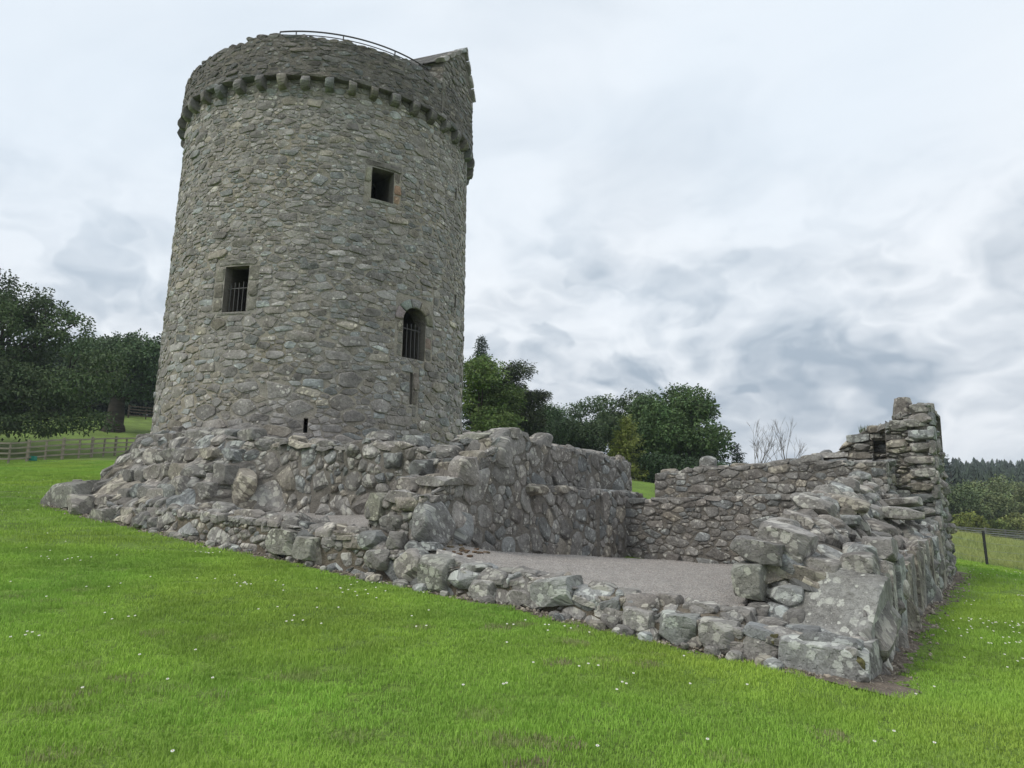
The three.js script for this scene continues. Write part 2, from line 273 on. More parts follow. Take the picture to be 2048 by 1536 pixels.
function corners(poly, cut, rng) { const o = []; for (let i = 0; i < poly.length; i++) { const Z = poly[(i + poly.length - 1) % poly.length], A = poly[i], B = poly[(i + 1) % poly.length], la = Math.hypot(Z[0] - A[0], Z[1] - A[1]), lb = Math.hypot(B[0] - A[0], B[1] - A[1]), c = cut * (0.4 + 1.2 * rng()), ka = Math.min(0.36, c / la), kb = Math.min(0.36, c / lb); o.push([lerp(A[0], Z[0], ka), lerp(A[1], Z[1], ka)], [lerp(A[0], B[0], kb), lerp(A[1], B[1], kb)]); if (lb > cut * 5) o.push([lerp(A[0], B[0], 0.5), lerp(A[1], B[1], 0.5)]); } return o; }
function simplify(poly, n) { const p = poly.slice(); while (p.length > n) { let best = 1e9, at = 0; for (let i = 0; i < p.length; i++) { const A = p[(i + p.length - 1) % p.length], B = p[i], C = p[(i + 1) % p.length], a = Math.abs((B[0] - A[0]) * (C[1] - A[1]) - (B[1] - A[1]) * (C[0] - A[0])); if (a < best) { best = a; at = i; } } p.splice(at, 1); } return p; }
function clipHalf(poly, nx, ny, k) { const o = []; for (let p = 0; p < poly.length; p++) { const A = poly[p], B = poly[(p + 1) % poly.length], fa = A[0] * nx + A[1] * ny - k, fb = B[0] * nx + B[1] * ny - k; if (fa <= 0) o.push(A); if ((fa < 0 && fb > 0) || (fa > 0 && fb < 0)) { const q = fa / (fa - fb); o.push([lerp(A[0], B[0], q), lerp(A[1], B[1], q)]); } } return o; }
function area(p) { let a = 0; for (let i = 0; i < p.length; i++) { const q = p[(i + 1) % p.length]; a += p[i][0] * q[1] - q[0] * p[i][1]; } return a / 2; }
function inset(poly, d) { let c = poly; const n = poly.length; if (area(poly) < 0) c = poly = poly.slice().reverse(); let out = poly.slice(); for (let i = 0; i < n; i++) { const A = poly[i], B = poly[(i + 1) % n], ex = B[0] - A[0], ey = B[1] - A[1], L = Math.hypot(ex, ey); if (L < 1e-6) continue; const nx = ey / L, ny = -ex / L; out = clipHalf(out, nx, ny, A[0] * nx + A[1] * ny - d); if (out.length < 3) return null; } return out; }
function chaikin(p, q) { const o = []; for (let i = 0; i < p.length; i++) { const A = p[i], B = p[(i + 1) % p.length]; o.push([lerp(A[0], B[0], q), lerp(A[1], B[1], q)], [lerp(B[0], A[0], q), lerp(B[1], A[1], q)]); } return o; }
function resample(p, n, start) { const L = [0]; for (let i = 0; i < p.length; i++) { const A = p[i], B = p[(i + 1) % p.length]; L.push(L[i] + Math.hypot(B[0] - A[0], B[1] - A[1])); } const T = L[p.length], o = []; let k = 0; for (let i = 0; i < n; i++) { const d = (i + start) / n * T; while (k < p.length - 1 && L[k + 1] < d) k++; const A = p[k], B = p[(k + 1) % p.length], q = (d - L[k]) / Math.max(1e-9, L[k + 1] - L[k]); o.push([lerp(A[0], B[0], q), lerp(A[1], B[1], q)]); } return o; }
function tint(rng, kind) {
  // real colour differences between the stones: greys, some green-grey, pink, buff
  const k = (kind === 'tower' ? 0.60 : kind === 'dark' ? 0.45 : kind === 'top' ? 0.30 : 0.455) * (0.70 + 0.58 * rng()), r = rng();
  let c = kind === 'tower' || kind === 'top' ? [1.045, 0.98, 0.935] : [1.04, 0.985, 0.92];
  if (r < 0.13) c = [0.98, 0.99, 0.965]; else if (r < 0.30) c = [1.07, 0.98, 0.90]; else if (r < 0.40) c = [1.11, 1.0, 0.85]; else if (r < 0.46) c = [0.96, 0.985, 0.985];
  return c.map(q => q * k);
}
const EYE = [0, 1.6, 0];
function stone(poly, map, o, rng) {
  const c0 = [0, 0]; for (const p of poly) { c0[0] += p[0] / poly.length; c0[1] += p[1] / poly.length; }
  const size = Math.sqrt(Math.abs(area(poly))), ph = rng() * 100, q = corners(poly, (o.cut ?? 0.035) * clamp(size / 0.25, 0.5, 1.6), rng), n = q.length;
  const b = o.bulge * (0.4 + 0.9 * rng()) * clamp(size / 0.3, 0.45, 1.3), bev = (o.bev ?? 0.02) * (0.5 + rng()) * clamp(size / 0.25, 0.5, 1.5);
  const tu = (rng() - 0.5) * o.tilt, tv = (rng() - 0.5) * o.tilt, fac = []; for (let i = 0; i < (o.facets ?? 3); i++) { const a = rng() * 6.28, g = b / size * (1.0 + 2.2 * rng()); fac.push([Math.cos(a) * g, Math.sin(a) * g, b * (1.05 - 0.35 * rng())]); }
  const ks = o.rings === 2 ? [0.5] : [0.68, 0.36], pos = [], uv = [], idx = [], uo = [rng() * 9, rng() * 9];
  const off = q.map(p => (o.wob ?? 0.010) * vn(p[0] * 14 + ph, p[1] * 14, ph));
  const W3 = (u, v, du, dv, edge) => { let w = b + tu * du + tv * dv; for (const f of fac) w = Math.min(w, f[2] - f[0] * du - f[1] * dv); w = Math.max(w, b * 0.2) + o.rough * vn(u * 6 + ph, v * 6, ph + 9) + 0.4 * o.rough * vn(u * 15 + ph, v * 15, ph + 3); return edge ? w : w + b * 0.1; };
  const put = (u, v, w) => { const p = map(u, v, w); pos.push(...p); uv.push(u + uo[0] + w * 0.8, v + uo[1] + w * 0.8); };
  const at = (i, k, d, w) => { const du = q[i][0] - c0[0], dv = q[i][1] - c0[1], L = Math.hypot(du, dv) + 1e-6, f = Math.max(0.3, k + (off[i] - d) / L), u = c0[0] + du * f, v = c0[1] + dv * f; put(u, v, w(u, v, du * f, dv * f)); };
  const ring = (k, d, w) => { const s = pos.length / 3; for (let i = 0; i < n; i++) at(i, k, d, w); return s; }, band = (a, c) => { for (let i = 0; i < n; i++) { const j = (i + 1) % n; idx.push(a + i, a + j, c + i, a + j, c + j, c + i); } };
  const back = () => -o.back, e1 = (u, v, du, dv) => Math.max(-o.back * 0.5, W3(u, v, du, dv, true) - bev * 0.9), e2 = (u, v, du, dv) => W3(u, v, du, dv, true), e3 = (u, v, du, dv) => W3(u, v, du, dv, false);
  const r0 = ring(1, -0.01, back), r1 = ring(1, 0, e1); band(r0, r1);
  const r1b = ring(1, 0, e1), r2 = ring(1, bev, e2); band(r1b, r2);
  let prev = ring(1, bev, e2); for (const k of ks) { const r = ring(k, 0, e3); band(prev, r); prev = r; }
  put(c0[0], c0[1], e3(c0[0], c0[1], 0, 0)); const ce = pos.length / 3 - 1; for (let i = 0; i < n; i++) idx.push(prev + i, prev + (i + 1) % n, ce);
  let g = finish(pos, uv, idx, o.flip, o.color ?? tint(rng, o.kind)); if (o.rings !== 2) g = toCreasedNormals(g, 0.38);
  const P = map(c0[0], c0[1], 0), d2 = (P[0] - EYE[0]) ** 2 + (P[1] - EYE[1]) ** 2 + (P[2] - EYE[2]) ** 2;
  const Q = map(c0[0], c0[1], 1), nn = [Q[0] - P[0], Q[1] - P[1], Q[2] - P[2]], face = Math.max(0.02, (nn[0] * (EYE[0] - P[0]) + nn[1] * (EYE[1] - P[1]) + nn[2] * (EYE[2] - P[2])) / Math.sqrt(d2));
  return { g, show: Math.abs(area(poly)) * face / d2 };
}
function finish(pos, uv, idx, flip, color) {
  if (flip) for (let i = 0; i < idx.length; i += 3) { const t = idx[i + 1]; idx[i + 1] = idx[i + 2]; idx[i + 2] = t; }
  const g = new THREE.BufferGeometry(); g.setAttribute('position', new THREE.Float32BufferAttribute(pos, 3)); g.setAttribute('uv', new THREE.Float32BufferAttribute(uv, 2));
  const c = new Float32Array(pos.length); for (let i = 0; i < c.length; i += 3) { c[i] = color[0]; c[i + 1] = color[1]; c[i + 2] = color[2]; } g.setAttribute('color', new THREE.BufferAttribute(c, 3));
  g.setIndex(idx); g.computeVertexNormals(); return g;
}
function handed(map, u, v) { const e = 1e-3, p = map(u, v, 0), a = map(u + e, v, 0), b = map(u, v + e, 0), c = map(u, v, e); const A = a.map((x, i) => x - p[i]), B = b.map((x, i) => x - p[i]), C = c.map((x, i) => x - p[i]); return (A[1] * B[2] - A[2] * B[1]) * C[0] + (A[2] * B[0] - A[0] * B[2]) * C[1] + (A[0] * B[1] - A[1] * B[0]) * C[2]; }
// f: { map, u0, u1, bottom(u), top(u), rmin, rmax, aniso, gap, holes: [[u0, u1, v0, v1]], marks: [[u, v, r]], skip(u, v) }
function fill(f, rng, list) {
  const bot = f.bottom, top = f.top; let v0 = 1e9, v1 = -1e9; for (let i = 0; i <= 60; i++) { const u = lerp(f.u0, f.u1, i / 60); v0 = Math.min(v0, bot(u)); v1 = Math.max(v1, top(u)); }
  const an = f.aniso ?? 1.4, seeds = (f.marks ?? []).map(m => [m[0], m[1], m[2], m]); let nid = 0; const long = f.long ?? 0.5;
  const okay = (u, v) => v > bot(u) - 0.02 && v < top(u) && !(f.skip && f.skip(u, v)) && !(f.holes ?? []).some(h => u > h[0] - 0.02 && u < h[1] + 0.02 && v > h[2] - 0.02 && v < h[3] + 0.02);
  const steps = 9, A = (f.u1 - f.u0) * (v1 - v0) * an;
  const cs = f.rmax * 2, grid = new Map(), key = (x, y) => Math.floor(x / cs) + ',' + Math.floor(y / cs);
  const put = s => { const k = key(s[0], s[1] * an); if (!grid.has(k)) grid.set(k, []); grid.get(k).push(s); }; seeds.forEach(put);
  for (let k = 0; k < steps; k++) {
    const r00 = f.rmax * Math.pow(f.rmin / f.rmax, k / (steps - 1)), r0 = r00, share = f.share ? f.share[Math.min(k, f.share.length - 1)] : 1;
    const tries = Math.ceil((k < 3 ? 0.9 : 2.6) * share * A / (r0 * r0 * 3.14));
    for (let i = 0; i < tries; i++) {
      const u = lerp(f.u0, f.u1, rng()), v = lerp(v0, v1, rng()), r = r0 * (0.85 + 0.3 * rng()) * (f.size ? f.size(v) : 1); if (!okay(u, v)) continue; const lg = rng() < long ? r * (0.5 + 0.5 * rng()) : 0, th = (rng() - 0.5) * (f.turn ?? 0.5) * 3.1, subs = lg ? [[u - Math.cos(th) * lg, v - Math.sin(th) * lg / an], [u + Math.cos(th) * lg, v + Math.sin(th) * lg / an]] : [[u, v]]; if (lg && !subs.every(q => okay(...q))) continue;
      let hit = false; const rr = lg ? r * 0.86 : r;
      for (const [x, y] of subs) { const gx = Math.floor(x / cs), gy = Math.floor(y * an / cs); for (let a = -1; a <= 1 && !hit; a++) for (let b = -1; b <= 1 && !hit; b++) for (const s of grid.get((gx + a) + ',' + (gy + b)) ?? []) { const R = (rr + s[2]) * 0.92; if ((s[0] - x) ** 2 + ((s[1] - y) * an) ** 2 < R * R) { hit = true; break; } } }
      if (!hit) { nid++; for (const [x, y] of subs) { const s = [x, y, rr, null, nid]; seeds.push(s); put(s); } }
    }
  }
  const cl = cells(seeds, an, f.u0, f.u1, v0, v1 + 0.05), um = (f.u0 + f.u1) / 2, flip = handed(f.map, um, (bot(um) + top(um)) / 2) < 0;
  const whole = new Map(); cl.forEach((poly, i) => { if (!poly) return; const id = seeds[i][4] ?? 'm' + i; if (!whole.has(id)) whole.set(id, { P: [], u: 0, v: 0, n: 0, i }); const w = whole.get(id); w.P.push(...poly); w.u += seeds[i][0]; w.v += seeds[i][1]; w.n++; });
  whole.forEach(({ P, u: tu, v: tv, n: tn, i }) => {
    let poly = tn > 1 ? hull(P) : P; const su = tu / tn, sv = tv / tn;
    for (const h of f.holes ?? []) {       // cut back at an opening
      const dl = h[0] - su, dr = su - h[1], db = h[2] - sv, dt = sv - h[3], m = Math.max(dl, dr, db, dt);
      if (poly.some(p => p[0] > h[0] && p[0] < h[1] && p[1] > h[2] && p[1] < h[3]) || (poly.some(p => p[0] > h[0]) && poly.some(p => p[0] < h[1]) && poly.some(p => p[1] > h[2]) && poly.some(p => p[1] < h[3])))
        poly = m === dl ? clipHalf(poly, 1, 0, h[0]) : m === dr ? clipHalf(poly, -1, 0, -h[1]) : m === db ? clipHalf(poly, 0, 1, h[2]) : clipHalf(poly, 0, -1, -h[3]);
    }
    if (poly.length < 3) return;
    poly = poly.map(p => [p[0], clamp(p[1], bot(p[0]) - 0.02, top(p[0]) + 0.03)]);
    const sz = Math.sqrt(Math.abs(area(poly))); if (sz < 0.05) return;
    if (area(poly) < 0) poly = poly.slice().reverse(); poly = simplify(poly, 4 + Math.floor(rng() * 2.6)); const p2 = inset(poly, Math.min(f.gap * (0.15 + 0.45 * rng()), sz * 0.08)); if (!p2 || Math.abs(area(p2)) < 0.0012) return;
    const mk = seeds[i][3];
    list.push(stone(p2, f.map, { n: f.n ?? 14, rings: f.rings ?? 3, bulge: f.bulge * (mk && mk[3] ? mk[3] : 1), back: f.back ?? 0.06, tilt: f.tilt ?? 0.18, rough: f.rough ?? 0.012, bev: f.bev, cut: f.cut, facets: f.facets, wob: f.wob, kind: f.kind, flip, color: f.colorAt ? f.colorAt(su, sv, rng) : undefined }, rng));
  });
}
// a loose or squared block: a ball cut by random planes, pulled to size, with uneven skin
const ICO = [1, 2, 3, 4].map(d => { const g = new THREE.IcosahedronGeometry(1, d * 2 - 1), p = g.attributes.position, m = new Map(), v = [], ix = []; for (let i = 0; i < p.count; i++) { const k = [p.getX(i), p.getY(i), p.getZ(i)].map(x => x.toFixed(4)).join(); if (!m.has(k)) { m.set(k, v.length); v.push([p.getX(i), p.getY(i), p.getZ(i)]); } ix.push(m.get(k)); } return { v, ix }; });
function boulder(at, size, rot, rng, o = {}) {       // at: centre [x, y, z]; size: full extents along x (or t), up, z (or s); rot: [yaw, pitch, roll]
  const ico = ICO[o.detail ?? 1], planes = [], box = o.box ?? 0.5, ph = rng() * 200;
  for (const [x, y, z] of [[1, 0, 0], [-1, 0, 0], [0, 1, 0], [0, -1, 0], [0, 0, 1], [0, 0, -1]]) { const j = 0.32 * (1 - box * 0.6), n = new THREE.Vector3(x + (rng() - 0.5) * j, y + (rng() - 0.5) * j, z + (rng() - 0.5) * j).normalize(); planes.push([n.x, n.y, n.z, lerp(0.86, 0.60, box) * (0.95 + 0.12 * rng())]); }
  for (let i = 0; i < (o.cuts ?? 5) + 4; i++) { const n = new THREE.Vector3(rng() * 2 - 1, rng() * 2 - 1, rng() * 2 - 1).normalize(); planes.push([n.x, n.y, n.z, 0.70 + 0.22 * rng()]); }
  const P = ico.v.map(v => { let [x, y, z] = v; for (const [a, b, c, d] of planes) { const q = x * a + y * b + z * c - d; if (q > 0) { x -= a * q; y -= b * q; z -= c * q; } } return [x, y, z]; });
  const lo = [9, 9, 9], hi = [-9, -9, -9]; for (const p of P) for (let k = 0; k < 3; k++) { lo[k] = Math.min(lo[k], p[k]); hi[k] = Math.max(hi[k], p[k]); }
  const e = new THREE.Euler(rot[1], rot[0], rot[2], 'YXZ'), v = new THREE.Vector3(), pos = [], uv = [], mean = Math.cbrt(size[0] * size[1] * size[2]);
  for (const p of P) {
    v.set(...p.map((x, k) => ((x - lo[k]) / (hi[k] - lo[k]) - 0.5) * size[k]));
    const q = (o.skin ?? 0.045) * mean * (fbm(v.x * 2.2 / mean + ph, v.y * 2.2 / mean, v.z * 2.2 / mean, 3)); const l = v.length() + 1e-6; v.multiplyScalar(1 + q / l);
    const ax = Math.abs(p[0]), ay = Math.abs(p[1]), az = Math.abs(p[2]); uv.push(v.x + v.z * 0.7 + ph, v.y + v.z * 0.5 + ph * 0.7);
    v.applyEuler(e); pos.push(v.x + at[0], v.y + at[1], v.z + at[2]);
  }
  const g = toCreasedNormals(finish(pos, uv, ico.ix.slice(), false, o.color ?? tint(rng, o.kind ?? 'ruin')), o.crease ?? 0.36);
  const d2 = at[0] ** 2 + (at[1] - 1.6) ** 2 + at[2] ** 2; return { g, show: size[0] * size[1] / d2 };
}
const YAW = Math.atan2(-ET[1], ET[0]);                // turns local x onto the t direction (local z then runs along -s or s)
function blockTS(t, s, y, st, sy, ss, rng, o = {}) { return boulder(W(t, s, y), [st, sy, ss], [YAW + (o.yaw ?? (rng() - 0.5) * 0.25), o.pitch ?? (rng() - 0.5) * 0.15, o.roll ?? (rng() - 0.5) * 0.15], rng, o); }
function place(parent, list, mat, name = 'stone', max = 296) {
  list.sort((a, b) => b.show - a.show);
  list.slice(0, max).forEach(s => part(name, s.g, mat, parent));
  if (list.length > max) part('small_' + name, mergeGeometries(flat(list.slice(max))), mat, parent, { kind: 'stuff' });
  return list.length;
}
// mortar behind the stones of a face
function backing(f, w, step = 0.16) {
  const nu = Math.max(2, Math.ceil((f.u1 - f.u0) / step)), nv = f.nv ?? 16, mg = f.flat ? 0.10 : 0;
  return sheet((u, k) => { const v = f.flat ? lerp(f.bottom(u) + mg, f.top(u) - 0.03, k) : lerp(f.bottom(u) - 0.03, f.top(u) - 0.05, k); return f.map(u, v, w + 0.02 * fbm(u * 4, v * 4, 2, 3)); }, nu, nv, f.u0 + mg * 0.6, f.u1 - mg * 0.6, 0, 1, (u, k) => [u, lerp(f.bottom(u), f.top(u), k)]);
}
const flat = l => l.map(s => s.g.index ? s.g.toNonIndexed() : s.g);
const counts = {};
function wallOf(root, name, faces, extra, mat, mortar, rng, w = -0.02) {
  const list = []; for (const f of faces) fill(f, rng, list); list.push(...extra);
  part('mortar', mergeGeometries(faces.map(f => backing(f, f.w ?? w))), mortar, root);
  counts[name] = place(root, list, mat);
}
const frontF = (s0, batter = 0.06) => (u, v, w) => W(u, s0 - w + batter * 0, v);
const rightF = t0 => (u, v, w) => W(t0 - w, u, v);
const topF = H => (u, v, w) => { const e = 0.05, hu = (H(u + e, v) - H(u - e, v)) / (2 * e), hv = (H(u, v + e) - H(u, v - e)) / (2 * e), L = Math.sqrt(1 + hu * hu + hv * hv); return W(u - hu * w / L, v - hv * w / L, H(u, v) + w / L); };

// ---------------------------------------------------------------- the low front wall
{
  const rng = RNG(101), g = thing('ruined_wall', 'knee-high lichened boulder wall along the lawn edge in front of the gravel floor', 'ruined wall');
  const T = t => piece([-0.2, 0.66, 1.64, 2.58, 3.3, 3.6, 4.4, 5.3, 6.0, 6.7, 7.4, 9.54, 11.5, 12.6, 13.6, 15.4], [0.30, 0.29, 0.44, 0.53, 0.60, 0.70, 0.72, 0.76, 0.92, 0.98, 1.18, 1.34, 1.48, 1.5, 1.52, 1.6], t);
  const Tn = t => T(t) + 0.05 * vn(t * 2.3, 1, 1);
  const B = t => lawnFront(t) - 0.08;
  const H = (t, s) => lerp(Tn(t), Math.max(Tn(t), t > 1.2 && t < 6.6 ? gravelEdge(t) + 0.03 : 0), sstep(0.15, 0.4, s)) + 0.03 * vn(t * 3, s * 3, 2) - 0.07 * sstep(0.2, 0, s);
  const faces = [
    { map: (u, v, w) => W(u, 0.02 + 0.10 * (v - B(u)) - w + 0.05 * vn(u * 1.3, v, 3), v), u0: 1.15, u1: 15.2, bottom: B, top: t => Tn(t) - 0.03, rmin: 0.05, rmax: 0.25, aniso: 1.35, gap: 0.03, bulge: 0.09, tilt: 0.2, rough: 0.012, turn: 0.5, kind: 'ruin', share: [0.8, 0.8, 0.7, 0.7, 0.8, 1, 1, 0.8, 0.7] },
    { flat: true, map: topF(H), u0: 0.0, u1: 13.2, bottom: () => 0.02, top: u => u > 1.45 && u < 6.15 ? 0.5 : 0.85, rmin: 0.06, rmax: 0.22, aniso: 1.1, gap: 0.04, bulge: 0.08, tilt: 0.25, kind: 'ruin', nv: 8, skip: (u, v) => (v > 0.55 && u > 7.6) || (u > 1.45 && u < 6.15 && v > 0.36 + 0.1 * vn(u * 3, 2, 2)) },
  ];
  const X = [], b = (...a) => X.push(blockTS(a[0], a[1], a[2], a[3], a[4], a[5], rng, { detail: 2, box: 0.75, cuts: 4, ...(a[6] ?? {}) }));
  // the dressed slabs at the corner, then the larger boulders from right to left along the lawn
  b(0.36, 0.3, 0.09, 0.86, 0.44, 0.62, { roll: 0.03, pitch: 0.06, yaw: 0.03, box: 0.95, detail: 3, color: [0.55, 0.55, 0.53] });
  b(0.10, 0.62, 0.08, 0.36, 0.42, 0.62, { yaw: 0, box: 0.9, color: [0.5, 0.49, 0.47] });
  b(1.0, 0.22, 0.13, 0.42, 0.36, 0.44, { box: 0.8 }); b(1.02, 0.18, 0.32, 0.34, 0.13, 0.3, { roll: 0.2 });
  b(1.45, 0.12, 0.27, 0.42, 0.32, 0.4); b(1.92, 0.1, 0.28, 0.46, 0.36, 0.4, { color: [0.52, 0.53, 0.5] }); b(2.42, 0.08, 0.33, 0.44, 0.30, 0.36, { box: 0.4 }); b(2.78, 0.1, 0.27, 0.24, 0.18, 0.26);
  b(1.75, 0.38, 0.50, 0.42, 0.14, 0.3); b(2.2, 0.4, 0.55, 0.36, 0.16, 0.26); b(2.7, 0.36, 0.58, 0.3, 0.17, 0.26, { box: 0.3 }); b(3.05, 0.34, 0.62, 0.36, 0.2, 0.28, { box: 0.3 });
  b(3.62, 0.18, 0.58, 0.56, 0.36, 0.5, { box: 0.85, roll: -0.1, color: [0.56, 0.56, 0.53] }); b(4.15, 0.12, 0.45, 0.46, 0.2, 0.3); b(4.2, 0.34, 0.70, 0.36, 0.2, 0.3, { box: 0.35 });
  b(4.75, 0.08, 0.50, 0.4, 0.3, 0.34); b(5.05, 0.26, 0.73, 0.54, 0.24, 0.36, { box: 0.45, color: [0.6, 0.6, 0.57] }); b(4.55, 0.3, 0.72, 0.3, 0.2, 0.3, { box: 0.3 });
  b(5.62, 0.10, 0.66, 0.52, 0.56, 0.46, { box: 0.55, color: [0.5, 0.49, 0.44], detail: 3 }); b(6.15, 0.14, 0.76, 0.46, 0.5, 0.42, { box: 0.4 }); b(6.75, 0.06, 0.82, 0.46, 0.34, 0.36, { box: 0.4 });
  b(6.1, 0.45, 1.03, 0.36, 0.14, 0.3); b(7.0, 0.12, 1.10, 0.4, 0.3, 0.36, { box: 0.4 }); b(6.55, 0.18, 1.10, 0.28, 0.28, 0.3, { box: 0.5 });
  b(8.35, 0.0, 0.91, 0.46, 0.4, 0.36, { box: 0.85, color: [0.52, 0.5, 0.44] }); b(8.95, 0.02, 1.0, 0.62, 0.44, 0.38, { box: 0.8, color: [0.55, 0.53, 0.47] });
  for (const [t, w, h] of [[7.6, 0.34, 0.22], [8.05, 0.44, 0.22], [8.5, 0.3, 0.2], [8.85, 0.3, 0.2], [9.25, 0.42, 0.24], [9.7, 0.3, 0.22], [10.35, 0.74, 0.32], [11.25, 0.46, 0.34]]) b(t, 0.34, Tn(t) - 0.02, w, h, 0.34, { box: 0.5 });
  for (const [t, y, w, h] of [[0.55, 0.16, 0.13, 0.26], [0.02, 0.10, 0.14, 0.2], [0.86, 0.28, 0.12, 0.12], [1.28, 0.22, 0.1, 0.3], [2.68, 0.42, 0.16, 0.08], [3.28, 0.52, 0.2, 0.07], [4.42, 0.62, 0.22, 0.07], [5.32, 0.68, 0.14, 0.1]]) part('moss', blockTS(t, t < 0.9 ? 0.075 : 0.1, y, w, h, 0.07, rng, { detail: 2, box: 0.1, skin: 0.35, color: [0.16, 0.145, 0.06] }).g, mRuin, g);
  for (let i = 0; i < 26; i++) { const t = 5.5 + rng() * 0.62, s = 0.5 + rng() * 0.75, w = 0.05 + rng() * 0.09; part('moss', blockTS(t, s, gravelY(t, s) + 0.005, w, 0.035, w * 0.8, rng, { detail: 1, box: 0.1, skin: 0.4, yaw: rng() * 6, color: [0.23 + rng() * 0.07, 0.18, 0.11] }).g, mRuin, g); }
  // scattered small stones at the foot
  for (let i = 0; i < 46; i++) { const t = 0.8 + rng() * 13, s = -0.05 - rng() * 0.1, w = 0.1 + rng() * 0.14; X.push(blockTS(t, s, lawnFront(t) + 0.02, w, w * 0.7, w * 0.9, rng, { yaw: rng() * 6, detail: 0, box: 0.4 })); }
  wallOf(g, 'front', faces, X, mRuin, mMortarF, rng, -0.012);
}
// ---------------------------------------------------------------- blocks lying at the left end
{
  const rng = RNG(77), L = [
    [17.2, 0.3, 1.74, 1.5, 0.64, 0.8, 'long flat-topped grey block lying at the left tip of the ruin', { box: 0.95, detail: 3, roll: -0.10, yaw: 0.05, color: [0.47, 0.455, 0.41] }],
    [17.95, 0.72, 2.0, 0.3, 0.34, 0.3, 'small upright lichened stone behind the left tip of the long flat block', { box: 0.4 }],
    [16.15, -0.02, 1.56, 0.62, 0.46, 0.5, 'squarish lichen-spotted block just right of the long flat block', { box: 0.6 }],
    [15.55, 0.35, 1.66, 0.6, 0.26, 0.5, 'low flat stone between the squarish block and the rubble slope', { box: 0.7 }],
    [15.05, 0.0, 1.32, 0.72, 0.3, 0.5, 'low tread-like dressed block at the lawn edge below the rubble slope', { box: 0.95, color: [0.5, 0.47, 0.42] }],
    [15.9, 1.0, 1.85, 0.7, 0.42, 0.6, 'dark rounded boulder leaning on the lower left of the rubble slope', { box: 0.5 }]];
  for (const [t, s, y, a, b, c, label, o] of L) { const st = blockTS(t, s, y, a, b, c, rng, { detail: 2, ...o }); const m = new THREE.Mesh(st.g, mRuin); m.name = numbered('stone_block'); m.userData = { label, category: 'stone block' }; m.castShadow = m.receiveShadow = true; scene.add(m); }
}
